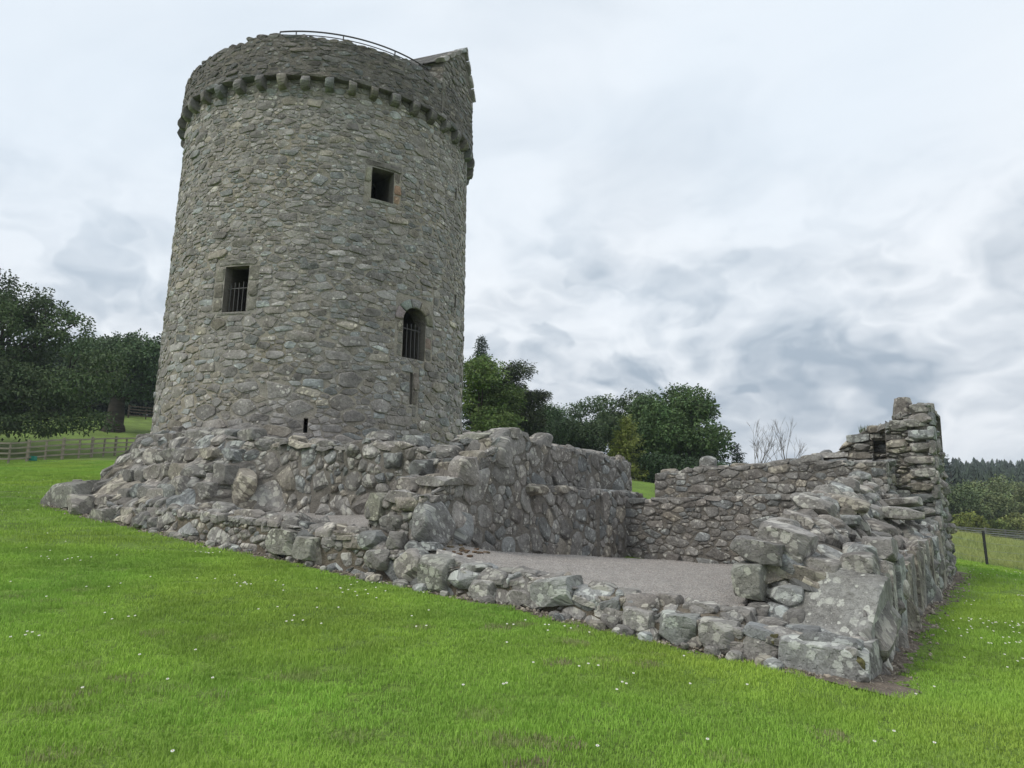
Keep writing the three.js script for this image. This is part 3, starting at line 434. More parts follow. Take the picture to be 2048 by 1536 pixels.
// ---------------------------------------------------------------- the wall in front of the tower, with the rubble slope at its left end
{
  const rng = RNG(202), g = thing('ruined_wall', 'broad rubble wall sloping up in front of the foot of the round tower', 'ruined wall');
  const T = t => piece([7.0, 7.6, 8.1, 9, 10.95, 12.67, 14.6, 16.4, 17.2], [2.45, 2.65, 2.84, 2.88, 2.90, 3.1, 3.3, 3.34, 3.3], t) + 0.06 * vn(t * 2.1, 4, 1) + 0.05 * vn(t * 5, 4, 1);
  const slope = t => sstep(11.4, 13.2, t);
  const S = (t, v) => { const f = slope(t), k = clamp((v - 1.45) / 1.85, -0.1, 1); const st = (Math.floor(k * 5) + sstep(0.35, 0.85, k * 5 - Math.floor(k * 5))) / 5; return 1.8 - f * 1.65 * (1 - lerp(k, st, 0.7)) + 0.09 * vn(t * 1.5, v * 1.8, 5) + (1 - f) * 0.06 * (v - 1.45); };
  const B = t => lerp(1.42, lawnFront(t) + 0.02, slope(t));
  const edge = v => lerp(15.3, 17.1, clamp((v - 1.6) / 1.7, 0, 1));
  const M1 = (u, v, w) => { const e = 0.03, sv = (S(u, v + e) - S(u, v - e)) / (2 * e), k = clamp(sv, -0.2, 2), L = Math.sqrt(1 + k * k); return W(u, S(u, v) - w / L, v + w * k / L); };
  const faces = [
    { map: M1, u0: 7.2, u1: 17.1, bottom: B, top: T, rmin: 0.055, rmax: 0.31, aniso: 1.12, gap: 0.03, bulge: 0.09, tilt: 0.2, rough: 0.012, bev: 0.03, turn: 1, kind: 'ruin', skip: (u, v) => u > edge(v), share: [0.9, 0.9, 0.7, 0.7, 0.8, 1, 1, 0.8, 0.7], holes: [[10.28, 10.5, 1.42, 1.78], [8.62, 8.72, 1.5, 1.95]] },
    { flat: true, map: topF((t, s) => T(t) - 0.05 + 0.05 * (s - 1.8)), u0: 7.2, u1: 17.1, bottom: () => 1.82, top: () => 2.5, rmin: 0.07, rmax: 0.25, aniso: 1, gap: 0.05, bulge: 0.09, n: 14, kind: 'ruin', nv: 6 },
  ];
  const X = [], b = (...a) => X.push(blockTS(a[0], a[1], a[2], a[3], a[4], a[5], rng, { detail: 2, box: 0.55, cuts: 4, ...(a[6] ?? {}) }));
  for (let t = 7.5; t < 17; t += 0.36 + rng() * 0.2) { const w = 0.3 + rng() * 0.34; b(t, 1.98 + rng() * 0.25, T(t) - 0.02 + rng() * 0.05, w, 0.16 + rng() * 0.14, 0.36, { box: 0.4 + rng() * 0.4 }); }
  for (let t = 12.6; t < 16.8; t += 0.5) for (let k = 0.15; k < 1; k += 0.26) { const v = 1.5 + k * 1.75 + rng() * 0.1; if (t > edge(v) - 0.1) continue; b(t + rng() * 0.3, S(t, v) + 0.1, v, 0.45 + rng() * 0.5, 0.26 + rng() * 0.2, 0.42, { box: 0.5 + rng() * 0.4 }); }
  b(13.3, 0.62, 1.83, 0.9, 0.62, 0.5, { box: 0.8, roll: -0.15, detail: 3 }); b(12.2, 1.35, 1.95, 0.6, 0.8, 0.4, { box: 0.6, roll: 0.5, detail: 3 });
  // left flank of the slope, turned away to the field, and the fill up to the tower
  const flank = sheet((k, v) => { const t = edge(v) + k * 0.02, s = lerp(S(Math.min(t, 17), v) + 0.02, 4.6, k); return W(t + 0.12 * vn(k * 6, v * 3, 9), s, v - 0.2 * k); }, 20, 14, 0, 1, 1.2, 3.3);
  part('earth_core', mergeGeometries([flank, sheet((t, s) => W(t, s, T(clamp(t, 7, 17)) - 0.1), 30, 8, 7, 17.2, 1.9, 4.8)]), mMortarR, g);
  wallOf(g, 'plinth', faces, X, mRuin, mMortarR, rng, -0.012);
  const list = []; fill({ map: (u, v, w) => W(edge(v) + w, u, v), u0: 0.5, u1: 4.4, bottom: u => 1.5, top: u => clamp(1.6 + (u - 0.3) * 1.1, 1.7, 3.25), rmin: 0.09, rmax: 0.3, aniso: 1.2, gap: 0.05, bulge: 0.12, n: 12, kind: 'ruin' }, rng, list);
  if (list.length) part('flank_stones', mergeGeometries(list.map(s => s.g)), mRuin, g, { kind: 'stuff' });
}
// ---------------------------------------------------------------- the cross wall, climbing in steps from the front
{
  const rng = RNG(303), g = thing('ruined_wall', 'tall rubble cross wall with stepped front end and a bench along its inner face', 'ruined wall');
  const P0 = s => piece([0.3, 0.98, 1.04, 1.66, 1.72, 2.3, 2.36, 2.85, 4.07, 5, 6.16, 7.5, 8.5], [1.78, 1.82, 2.10, 2.13, 2.45, 2.52, 2.86, 3.04, 2.97, 2.93, 2.92, 2.85, 2.78], s);
  const P = s => P0(s) + (s > 2.4 ? 0.05 * vn(s * 3, 1, 5) : 0);
  const B = s => gravelY(6.2, Math.max(s, 0.9)) - 0.06;
  const face0 = s => 6.2 + 0.05 * vn(s * 1.1, 3, 3);
  const front = { map: (u, v, w) => W(u, 0.36 + 0.08 * (v - 1) - w, v), u0: 6.2, u1: 7.4, bottom: () => 0.9, top: () => 1.76, rmin: 0.06, rmax: 0.24, aniso: 1.3, gap: 0.045, bulge: 0.12, n: 16, kind: 'ruin' };
  const C = { rmin: 0.05, rmax: 0.27, aniso: 1.05, gap: 0.024, bulge: 0.05, tilt: 0.10, rough: 0.009, bev: 0.018, cut: 0.04, turn: 1, w: -0.010, kind: 'dark', share: [0.9, 0.8, 0.8, 0.9, 1, 1, 1, 0.9, 0.8] };
  const faces = [front,
    { ...C, map: (u, v, w) => W(face0(u) - w + 0.03 * (v - 1), u, v), u0: 0.36, u1: 3.4, bottom: B, top: P },
    { ...C, map: (u, v, w) => W(face0(u) - w + 0.02 * (v - 1), u, v), u0: 3.4, u1: 8.4, bottom: B, top: s => 2.02 + 0.03 * vn(s * 2, 3, 1), holes: [[5.93, 6.09, 0.7, 1.86]], rmax: 0.2 },
    { ...C, map: (u, v, w) => W(6.58 + 0.05 * vn(u, 3, 6) - w + 0.02 * (v - 2), u, v), u0: 3.3, u1: 8.5, bottom: () => 1.98, top: P, holes: [[3.5, 3.72, 2.2, 2.55]] },
    { ...C, flat: true, map: topF((t, s) => 2.03 + 0.02 * vn(s * 3, t * 3, 2)), u0: 6.2, u1: 6.58, bottom: () => 3.4, top: () => 8.4, rmax: 0.2, nv: 20, kind: 'ruin', bulge: 0.06 },
    { ...C, flat: true, map: topF((t, s) => P(s)), u0: 6.24, u1: 7.36, bottom: () => 0.4, top: () => 3.3, rmax: 0.26, nv: 40, kind: 'ruin', w: -0.06 },
    { ...C, flat: true, map: topF((t, s) => P(s) + 0.05 * vn(t * 4, s * 3, 2)), u0: 6.56, u1: 7.36, bottom: () => 3.2, top: () => 8.4, rmax: 0.22, nv: 30, kind: 'ruin', w: -0.08, bulge: 0.12 },
    ...[[1.0, 1.78, 2.12], [1.69, 2.08, 2.46], [2.33, 2.44, 2.86]].map(([s, a, b]) => ({ map: (u, v, w) => W(u, s - w, v), u0: 6.2, u1: 7.35, bottom: () => a, top: () => b, rmin: 0.07, rmax: 0.2, aniso: 1.5, gap: 0.04, bulge: 0.1, n: 14, kind: 'ruin', nv: 3 }))];
  const X = [], b = (...a) => X.push(blockTS(a[0], a[1], a[2], a[3], a[4], a[5], rng, { detail: 2, box: 0.6, cuts: 4, ...(a[6] ?? {}) }));
  b(6.34, 0.74, 1.36, 0.5, 0.76, 0.96, { box: 0.3, detail: 3, roll: 0, yaw: 0.1, color: [0.47, 0.46, 0.45] });        // the great rounded boulder at the end
  b(6.28, 1.42, 1.3, 0.3, 0.56, 0.5, { box: 0.4, color: [0.45, 0.45, 0.44] });
  b(7.22, 0.5, 1.62, 0.34, 0.46, 0.4, { box: 0.9, color: [0.52, 0.5, 0.42] });
  b(6.75, 0.6, 1.76, 0.62, 0.2, 0.5, { box: 0.8 }); b(6.36, 0.72, 1.74, 0.5, 0.14, 0.5, { box: 0.9 }); b(6.85, 0.5, 1.38, 0.5, 0.22, 0.4, { box: 0.6 });
  b(7.05, 1.1, 2.0, 0.5, 0.26, 0.5, { box: 0.6 }); b(6.5, 1.1, 2.05, 0.7, 0.16, 0.5, { box: 0.8 }); b(6.3, 1.5, 2.24, 0.4, 0.5, 0.5, { box: 0.45 });
  b(6.9, 1.9, 2.36, 0.6, 0.18, 0.5, { box: 0.8 }); b(6.5, 2.0, 2.52, 0.5, 0.22, 0.4); b(6.5, 2.5, 2.74, 0.5, 0.28, 0.4); b(6.32, 2.55, 2.62, 0.4, 0.62, 0.5, { box: 0.4, detail: 3 });
  b(6.9, 2.6, 2.92, 0.7, 0.17, 0.5, { box: 0.6, color: [0.5, 0.49, 0.42] }); b(6.5, 2.95, 3.0, 0.7, 0.22, 0.5, { box: 0.7 }); b(7.2, 2.1, 2.62, 0.5, 0.3, 0.6, { box: 0.4 }); b(7.3, 1.6, 2.3, 0.4, 0.3, 0.5, { box: 0.5 });
  for (let s = 3.3; s < 8.3; s += 0.34 + rng() * 0.25) b(6.76 + rng() * 0.1, s, P(s) - 0.02, 0.4, 0.2 + rng() * 0.12, 0.3 + rng() * 0.3, { box: 0.4 });
  for (let s = 3.5; s < 8.3; s += 0.3 + rng() * 0.3) b(6.33, s, 2.0 + rng() * 0.03, 0.3, 0.14 + rng() * 0.05, 0.26 + rng() * 0.28, { box: 0.5 });
  b(6.16, 3.5, 1.98, 0.4, 0.2, 0.5, { box: 0.5 });
  part('mortar_core', mergeGeometries([sheet((s, v) => W(7.32, s, lerp(0.8, P(s) - 0.02, v)), 40, 4, 0.36, 8.4, 0, 1), sheet((t, v) => W(t, 8.38, lerp(0.5, 2.0, v)), 6, 4, 6.22, 7.32, 0, 1), sheet((t, v) => W(t, 8.38, lerp(1.9, 2.72, v)), 6, 4, 6.62, 7.32, 0, 1), sheet((y, v) => W(6.6, lerp(5.85, 6.15, v), y), 4, 2, 0.6, 1.9, 0, 1)]), mMortarR, g);
  wallOf(g, 'cross', faces, X, mFace, mMortarR, rng, -0.015);
}
// ---------------------------------------------------------------- the back wall, two tiers
{
  const rng = RNG(404), g = thing('ruined_wall', 'dark rubble back wall in two tiers behind the gravel floor', 'ruined wall');
  const T = t => piece([0, 1.5, 2.2, 3.54, 4.4, 5.2, 5.7], [2.62, 2.68, 2.74, 2.6, 2.60, 2.5, 2.42], t) + 0.05 * vn(t * 4, 8, 1);
  const L = t => piece([0, 2.1, 4, 5.5, 6.4], [2.0, 1.99, 1.93, 1.88, 1.86], t);
  const C = { rmin: 0.05, rmax: 0.18, aniso: 1.6, gap: 0.022, bulge: 0.05, tilt: 0.12, rough: 0.009, bev: 0.016, cut: 0.035, turn: 0.3, w: -0.012, kind: 'dark' };
  const faces = [
    { ...C, map: (u, v, w) => W(u, 7.4 - w + 0.05 * vn(u * 1.2, v, 8), v), u0: 0.5, u1: 6.3, bottom: t => gravelY(t, 7.4) - 0.06, top: L },
    { ...C, map: (u, v, w) => W(u, 7.76 - w + 0.05 * vn(u * 1.2, v, 5), v), u0: 0.74, u1: 5.62, bottom: t => L(t) - 0.03, top: T },
    { ...C, map: (u, v, w) => W(0.74 - w, u, v), u0: 7.76, u1: 8.9, bottom: () => 1.2, top: () => T(0.74), nv: 8 },
    { ...C, flat: true, map: topF((t, s) => L(t)), u0: 0.5, u1: 6.3, bottom: () => 7.4, top: () => 7.76, aniso: 1, kind: 'ruin', nv: 4 },
    { ...C, flat: true, map: topF((t, s) => T(t)), u0: 0.74, u1: 5.62, bottom: () => 7.78, top: () => 9.2, aniso: 1, rmax: 0.25, kind: 'ruin', nv: 10 },
    { ...C, map: (u, v, w) => W(5.62 + w, u, v), u0: 7.76, u1: 9.2, bottom: () => 1.8, top: () => T(5.6), nv: 8 }];
  const X = [], b = (...a) => X.push(blockTS(a[0], a[1], a[2], a[3], a[4], a[5], rng, { detail: 1, box: 0.5, cuts: 4, ...(a[6] ?? {}) }));
  b(4.41, 8.0, 2.73, 0.36, 0.3, 0.32, { box: 0.3, detail: 2, color: [0.5, 0.5, 0.48] });
  for (let t = 0.85; t < 5.6; t += 0.26 + rng() * 0.25) b(t, 7.9 + rng() * 0.3, T(t) + 0.01, 0.26 + rng() * 0.3, 0.1 + rng() * 0.09, 0.3, { kind: 'ruin' });
  for (let t = 1.8; t < 6; t += 0.45 + rng() * 0.3) b(t, 7.5, L(t) - 0.01, 0.4 + rng() * 0.35, 0.1 + rng() * 0.05, 0.3, { box: 0.8 });
  b(5.0, 7.3, 0.62, 0.3, 0.2, 0.25); b(2.7, 7.25, 0.68, 0.42, 0.28, 0.3, { box: 0.4 }); b(2.2, 7.28, 0.72, 0.4, 0.3, 0.3, { box: 0.4 });
  part('mortar_core', mergeGeometries([sheet((t, v) => W(t, 9.2, lerp(0.6, T(t), v)), 20, 4, 0.3, 5.6, 0, 1), sheet((s, v) => W(6.3, s, lerp(0.4, 1.84, v)), 4, 4, 7.4, 9.2, 0, 1), sheet((t, s) => W(t, s, 1.8), 4, 4, 5.5, 6.3, 7.6, 9.2)]), mMortarR, g);
  wallOf(g, 'back', faces, X, mFace, mMortarR, rng, -0.006);
}
// ---------------------------------------------------------------- the right wall: upright slabs outside, a rubble slope inside
{
  const rng = RNG(505), g = thing('ruined_wall', 'thick right-hand wall of upright slabs with a rubble slope on top', 'ruined wall');
  const O = s => piece([0.9, 1.35, 2.87, 3.2, 4.81, 7.0, 8.9, 9.4], [0.62, 0.81, 1.16, 0.98, 1.02, 1.27, 1.45, 1.5], s);
  const I = s => piece([0.9, 1.33, 2.7, 3.3, 5.3, 7.3, 9.4], [1.0, 1.2, 1.5, 1.72, 1.92, 2.3, 2.45], s);
  const H = (t, s) => { const k = sstep(0.2, 1.25, t); const q = lerp(O(s), I(s), k); return q + 0.07 * vn(t * 2.2, s * 2.2, 3) - 0.02; };
  const B = s => lawnRight(s) - 0.08;
  const faces = [
    { map: (u, v, w) => W(0.0 - w + 0.04 * (v - B(u)) + 0.05 * vn(u * 1.5, v, 3), u, v), u0: 0.75, u1: 9.3, bottom: B, top: s => O(s) - 0.02, rmin: 0.07, rmax: 0.27, aniso: 0.62, gap: 0.05, bulge: 0.13, tilt: 0.25, rough: 0.02, n: 16, kind: 'ruin' },
    { flat: true, map: topF(H), u0: 0.02, u1: 1.4, bottom: () => 1.0, top: () => 9.3, rmin: 0.06, rmax: 0.25, aniso: 0.95, gap: 0.03, bulge: 0.13, tilt: 0.4, rough: 0.014, turn: 1, kind: 'ruin', nv: 70 },
    { map: (u, v, w) => W(u, 0.98 - w + 0.18 * (v - 0.4), v), u0: 0.1, u1: 1.45, bottom: () => 0.3, top: t => H(t, 1.05), rmin: 0.06, rmax: 0.2, aniso: 1.4, gap: 0.05, bulge: 0.12, n: 14, kind: 'ruin', nv: 6 },
    { map: (u, v, w) => W(1.42 + w, u, v), u0: 0.95, u1: 7.4, bottom: s => 0.5, top: s => I(s), rmin: 0.08, rmax: 0.24, aniso: 1.5, gap: 0.04, bulge: 0.1, n: 12, kind: 'dark', nv: 6 }];
  const X = [], b = (...a) => X.push(blockTS(a[0], a[1], a[2], a[3], a[4], a[5], rng, { detail: 2, box: 0.6, cuts: 4, ...(a[6] ?? {}) }));
  b(0.45, 1.06, 0.50, 1.08, 1.05, 0.46, { box: 0.75, detail: 3, pitch: 0.70, roll: 0.10, yaw: -0.05, cuts: 4, skin: 0.05, color: [0.52, 0.51, 0.48] });          // the great leaning slab
  b(1.34, 0.95, 0.80, 0.36, 0.46, 0.46, { box: 0.7, detail: 3, color: [0.47, 0.46, 0.41] });                       // squared block at the corner of the gravel
  b(1.25, 1.05, 1.16, 0.60, 0.28, 0.5, { box: 0.85, roll: 0.16, color: [0.44, 0.42, 0.40] }); b(1.0, 1.35, 1.26, 0.62, 0.42, 0.6, { box: 0.7, roll: 0.3, color: [0.55, 0.52, 0.49] });
  b(0.92, 0.98, 0.66, 0.38, 0.26, 0.36, { box: 0.35 }); b(1.02, 0.86, 0.44, 0.34, 0.26, 0.3, { box: 0.4 }); b(1.2, 0.78, 0.47, 0.26, 0.2, 0.3, { box: 0.3 }); b(0.82, 0.84, 0.42, 0.3, 0.22, 0.3, { box: 0.4 }); b(1.05, 0.62, 0.36, 0.4, 0.14, 0.34, { box: 0.4 }); b(1.34, 0.6, 0.46, 0.3, 0.14, 0.3, { box: 0.3 }); b(0.7, 0.62, 0.33, 0.46, 0.1, 0.3, { box: 0.5 }); b(0.6, 1.35, 0.95, 0.5, 0.3, 0.4, { box: 0.4 }); b(0.85, 1.2, 0.9, 0.7, 0.2, 0.4, { box: 0.6, roll: 0.2 });
  b(0.2, 1.5, 0.98, 0.4, 0.4, 0.5, { box: 0.5 }); b(0.25, 1.95, 1.08, 0.34, 0.34, 0.42, { box: 0.3 }); b(0.15, 2.6, 1.18, 0.42, 0.3, 1.0, { box: 0.9, detail: 3 });
  b(1.2, 1.9, 1.44, 0.44, 0.26, 0.5, { box: 0.4 }); b(1.15, 2.6, 1.52, 0.5, 0.22, 0.6, { roll: 0.3 }); b(1.1, 3.25, 1.74, 0.62, 0.26, 0.6, { roll: 0.32, box: 0.35, detail: 3 }); b(0.85, 4.3, 1.8, 0.7, 0.22, 0.6, { box: 0.4, roll: 0.25 });
  b(0.45, 6.4, 1.66, 0.9, 0.22, 0.5, { box: 0.5, yaw: 0.2 }); b(0.5, 7.4, 1.86, 0.8, 0.2, 0.5, { box: 0.5, yaw: -0.2 });
  for (let i = 0; i < 70; i++) { const t = 0.25 + rng() * 1.05, s = 1.5 + rng() * 7.4, w = 0.16 + rng() * 0.3; b(t, s, H(t, s) + 0.03, w, w * (0.4 + 0.3 * rng()), w * (0.7 + 0.5 * rng()), { detail: 1, box: 0.25 + rng() * 0.4, yaw: (rng() - 0.5) * 1.6, roll: 0.15 + (rng() - 0.5) * 0.7, pitch: (rng() - 0.5) * 0.7 }); }
  // upright slabs standing proud of the outer face
  for (const [s, w, h, k] of [[1.25, 0.2, 0.7, 1], [1.72, 0.30, 1.0, 0], [2.15, 0.34, 1.1, 0], [2.85, 0.5, 1.12, 0], [3.5, 0.34, 0.9, 1], [4.0, 0.5, 0.95, 0], [4.7, 0.36, 0.95, 1], [5.2, 0.42, 1.0, 0], [5.9, 0.5, 1.05, 0], [6.6, 0.5, 1.05, 1], [7.4, 0.6, 1.05, 0], [8.3, 0.5, 1.1, 0]])
    X.push(boulder(W(0.045, s, lawnRight(s) + h / 2 - 0.02), [0.24, h, w], [YAW, (rng() - 0.5) * 0.06, (rng() - 0.5) * 0.06], rng, { detail: 2, box: 0.95, cuts: 0, skin: 0.06, color: k ? [0.40, 0.36, 0.31] : undefined }));
  wallOf(g, 'right', faces, X, mRuin, mMortarR, rng, -0.02);
}
// ---------------------------------------------------------------- the tall broken gable at the far end
{
  const rng = RNG(606), g = thing('ruined_gable', 'tall jagged gable remnant of stacked stones with an upright stone on top', 'ruined gable');
  const Q = t => piece([0, 0.34, 0.36, 0.72, 0.76, 1.2, 1.22, 1.74, 1.78, 2.4, 2.5], [3.86, 3.86, 3.72, 3.68, 3.52, 3.5, 3.42, 3.3, 2.98, 2.9, 2.68], t) + 0.03 * vn(t * 7, 1, 9);
  const C = { rmin: 0.05, rmax: 0.2, aniso: 2.3, gap: 0.05, bulge: 0.13, tilt: 0.3, rough: 0.025, n: 16, kind: 'dark' };
  const faces = [
    { ...C, map: (u, v, w) => W(u, 8.85 - w + 0.06 * vn(u * 2, v * 2, 8), v), u0: 0, u1: 0.88, bottom: () => 1.0, top: Q },
    { ...C, map: (u, v, w) => W(u, 9.6 - w, v), u0: 0.86, u1: 1.24, bottom: () => 2.3, top: t => 3.28, nv: 6 },
    { ...C, map: (u, v, w) => W(u, 9.36 - w, v), u0: 0.86, u1: 1.26, bottom: () => 3.26, top: Q, nv: 3 },
    { ...C, map: (u, v, w) => W(u, 9.4 - w + 0.06 * vn(u * 2, v * 2, 3), v), u0: 1.2, u1: 2.5, bottom: () => 2.3, top: Q },
    { ...C, aniso: 1.2, kind: 'ruin', map: (u, v, w) => W(-w + 0.03 * (v - 1), u, v), u0: 8.85, u1: 10.8, bottom: s => lawnRight(s) - 0.08, top: s => 3.86 - 0.25 * (s - 8.85) },
    { ...C, flat: true, map: topF((t, s) => Q(t)), u0: 0.0, u1: 2.5, bottom: t => t < 0.9 ? 8.9 : 9.45, top: () => 10.8, aniso: 1, nv: 16 }];
  const X = [], b = (...a) => X.push(blockTS(a[0], a[1], a[2], a[3], a[4], a[5], rng, { detail: 2, box: 0.6, cuts: 4, ...(a[6] ?? {}) }));
  b(0.56, 9.2, 3.86, 0.36, 0.5, 0.4, { box: 0.6, roll: 0.14, detail: 3 });
  b(0.2, 9.05, 3.8, 0.4, 0.2, 0.5, { box: 0.8 }); b(0.2, 9.0, 3.6, 0.44, 0.2, 0.5, { box: 0.7 }); b(0.62, 8.95, 3.48, 0.36, 0.24, 0.4);
  b(2.1, 9.5, 2.93, 0.8, 0.12, 0.5, { box: 0.9, roll: 0 }); b(1.5, 9.5, 3.30, 0.5, 0.18, 0.5, { box: 0.8 }); b(1.05, 9.5, 3.46, 0.5, 0.16, 0.5, { box: 0.8 }); b(1.42, 9.45, 3.1, 0.34, 0.16, 0.4); b(1.5, 9.45, 2.9, 0.5, 0.16, 0.4);
  for (let v = 1.5; v < 3.7; v += 0.2 + rng() * 0.08) { b(0.2 + rng() * 0.12, 8.93, v, 0.4 + rng() * 0.16, 0.16 + rng() * 0.06, 0.4, { box: 0.6, kind: 'dark' }); if (rng() < 0.6) b(0.66, 8.93, v + 0.08, 0.36 + rng() * 0.1, 0.15 + rng() * 0.06, 0.4, { box: 0.6, kind: 'dark' }); }
  for (let v = 0.6; v < 3.7; v += 0.3) X.push(boulder(W(0.02, 8.92 + rng() * 0.1, v), [0.14, 0.28, 0.3 + rng() * 0.2], [YAW, 0, 0], rng, { detail: 1, box: 0.9 }));
  part('mortar_core', mergeGeometries([sheet((t, v) => W(t, 10.8, lerp(0.4, Q(t), v)), 20, 4, 0, 2.5, 0, 1), sheet((s, v) => W(2.48, s, lerp(0.6, 2.9, v)), 4, 4, 9.5, 10.8, 0, 1), sheet((s, v) => W(0.86, s, lerp(1.2, 3.6, v)), 4, 4, 8.87, 9.8, 0, 1)]), mMortarR, g);
  wallOf(g, 'gable', faces, X, mRuin, mMortarR, rng, -0.04);
  // turf growing on the ledge
  const tf = []; for (let i = 0; i < 160; i++) { const p = W(0.85 + rng() * 0.7, 9.7 + rng() * 0.3, 0), h = 0.05 + rng() * 0.07, a = rng() * 6.28, y = 3.54; const q = new THREE.BufferGeometry(); q.setAttribute('position', new THREE.Float32BufferAttribute([p[0] - 0.008, y - 0.08, p[2], p[0] + 0.008, y - 0.08, p[2], p[0] + 0.05 * Math.cos(a), y + h, p[2] + 0.05 * Math.sin(a)], 3)); q.computeVertexNormals(); tf.push(q); }
  part('turf', mergeGeometries(tf), M({ color: new THREE.Color(0.10, 0.13, 0.05) }), g, { kind: 'stuff' });
}

// ---------------------------------------------------------------- the round tower
{
  const rng = RNG(707), g = thing('round_tower', 'round rubble stone tower with corbelled parapet, barred windows and small cap house', 'tower', [0, 0, 0]);
  const RR = y => piece([1, 3, 8, 13, 14.2], [4.55, 4.50, 4.45, 4.385, 4.38], y), R0 = 4.5;
  const cyl = Rf => (u, v, w) => { const a = u / R0, r = Rf(v) + w; return [TC[0] + 0.004 * (v - 3) + Math.sin(a) * r, v, TC[1] + Math.cos(a) * r]; };
  const A = d => d * Math.PI / 180 * R0;
  const OPEN = [ // u0, u1, v0, v1 of each opening
    { k: 'win1', u0: A(28.8), u1: A(37.2), v0: 9.82, v1: 10.72 }, { k: 'win2', u0: A(-19.2), u1: A(-10.2), v0: 6.48, v1: 7.70 }, { k: 'arch', u0: A(43.4), u1: A(53.8), v0: 5.6, v1: 7.0 },
    { k: 'slit', u0: A(11.4), u1: A(12.7), v0: 3.40, v1: 3.76 }, { k: 'slot', u0: A(73.2), u1: A(75), v0: 7.55, v1: 7.95 }, { k: 'slot', u0: A(71.4), u1: A(73), v0: 10.9, v1: 11.3 }, { k: 'groove', u0: A(47.3), u1: A(48.5), v0: 4.35, v1: 5.2 }];
  const holes = OPEN.map(o => [o.u0, o.u1, o.v0, o.v1]);
  // dressed stones round the openings claim their space too
  const dress = [[A(26.3), A(28.6), 9.82, 10.72], [A(37.4), A(40.2), 9.82, 10.72], [A(25.6), A(40.4), 10.74, 10.93], [A(28), A(38.5), 9.7, 9.80], [A(-23.5), A(-19.4), 6.48, 7.72], [A(-10), A(-6.6), 6.48, 7.72], [A(-23.0), A(-7.2), 7.73, 7.9], [A(-21.5), A(-8), 6.38, 6.46], [A(40.2), A(43.2), 5.6, 6.62], [A(54), A(57.6), 5.6, 6.62], [A(40.2), A(57.6), 6.62, 7.34], [A(48.6), A(51.4), 4.0, 5.25]];
  const bigs = [[A(2), 4.45, 0.42, 0], [A(-8), 4.0, 0.36], [A(10), 3.98, 0.4], [A(25), 4.8, 0.36], [A(23), 4.2, 0.36], [A(4), 4.95, 0.27], [A(-22), 3.9, 0.36], [A(-37), 4.5, 0.3], [A(-30), 4.2, 0.32], [A(27), 3.85, 0.33], [A(58), 4.6, 0.3], [A(36), 4.2, 0.3], [A(11), 10.1, 0.3], [A(-1), 12.3, 0.26], [A(-16), 12.0, 0.24], [A(19), 10.7, 0.18], [A(17), 5.7, 0.24], [A(-14), 4.9, 0.26], [A(-2), 6.2, 0.27], [A(40), 9.1, 0.26], [A(45), 8.7, 0.26], [A(55), 3.8, 0.28]];
  const body = { map: cyl(RR), u0: A(-86), u1: A(112), bottom: () => 2.2, top: () => 12.92, rmin: 0.048, rmax: 0.21, aniso: 1.6, gap: 0.03, bulge: 0.036, tilt: 0.07, rough: 0.007, bev: 0.010, cut: 0.028, long: 0.65, turn: 0.2, facets: 1, rings: 2, back: 0.05, kind: 'tower', size: v => piece([3, 5.5, 8, 10, 13], [1.2, 1.15, 0.95, 0.9, 0.95], v), holes: [...holes, ...dress], marks: bigs, share: [0.24, 0.3, 0.5, 0.75, 0.9, 1, 1, 1, 1] };
  const list = []; fill(body, rng, list);
  const PR = y => piece([12.6, 13, 14.1], [4.53, 4.56, 4.52], y), PT = u => piece([A(-90), A(-50), A(-30), A(-20), A(-17), A(0), A(3), A(60), A(110)], [13.99, 13.99, 14.02, 14.06, 14.2, 14.18, 14.1, 14.08, 14.03], u) + 0.04 * vn(u * 3, 1, 2);
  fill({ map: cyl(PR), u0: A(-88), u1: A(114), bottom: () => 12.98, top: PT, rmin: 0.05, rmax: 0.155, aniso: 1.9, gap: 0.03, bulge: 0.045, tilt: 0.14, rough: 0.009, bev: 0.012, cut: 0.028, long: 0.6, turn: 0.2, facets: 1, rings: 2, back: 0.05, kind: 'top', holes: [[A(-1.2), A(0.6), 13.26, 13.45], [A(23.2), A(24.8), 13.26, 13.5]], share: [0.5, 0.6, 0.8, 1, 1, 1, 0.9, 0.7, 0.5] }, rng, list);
  counts.tower = list.length;
  list.sort((a, b) => b.show - a.show);
  list.slice(0, 296).forEach(s => part('stone', s.g, mTower, g)); part('small_stone', mergeGeometries(flat(list.slice(296))), mTower, g, { kind: 'stuff' });
  // mortar skin with the openings left open, the splayed reveals, and the hollow inside
  const us = new Set(), vs = new Set(); for (let a = -180; a <= 180; a += 2.5) us.add(A(a)); for (let v = 1; v <= 13.2; v += 0.25) vs.add(v);
  for (const h of holes) { us.add(h[0]); us.add(h[1]); vs.add(h[2]); vs.add(h[3]); }
  const U = [...us].sort((a, b) => a - b), V = [...vs].sort((a, b) => a - b), m = cyl(RR), pos = [], uv = [], idx = [], vc = [];
  for (const v of V) for (const u of U) { const bf = clamp(0.25 + 1.1 * fbm(u * 0.7 + 3, v * 0.9, 31, 4), 0, 1); vc.push(1 + 0.10 * bf, 1 + 0.02 * bf, 1 - 0.16 * bf); pos.push(...m(u, v, -0.004 + 0.014 * fbm(u * 3, v * 3, 5, 3))); uv.push(u, v); }
  for (let j = 0; j + 1 < V.length; j++) for (let i = 0; i + 1 < U.length; i++) { const uc = (U[i] + U[i + 1]) / 2, vc = (V[j] + V[j + 1]) / 2; if (holes.some(h => uc > h[0] && uc < h[1] && vc > h[2] && vc < h[3])) continue; const a = j * U.length + i; idx.push(a, a + 1, a + U.length, a + 1, a + U.length + 1, a + U.length); }
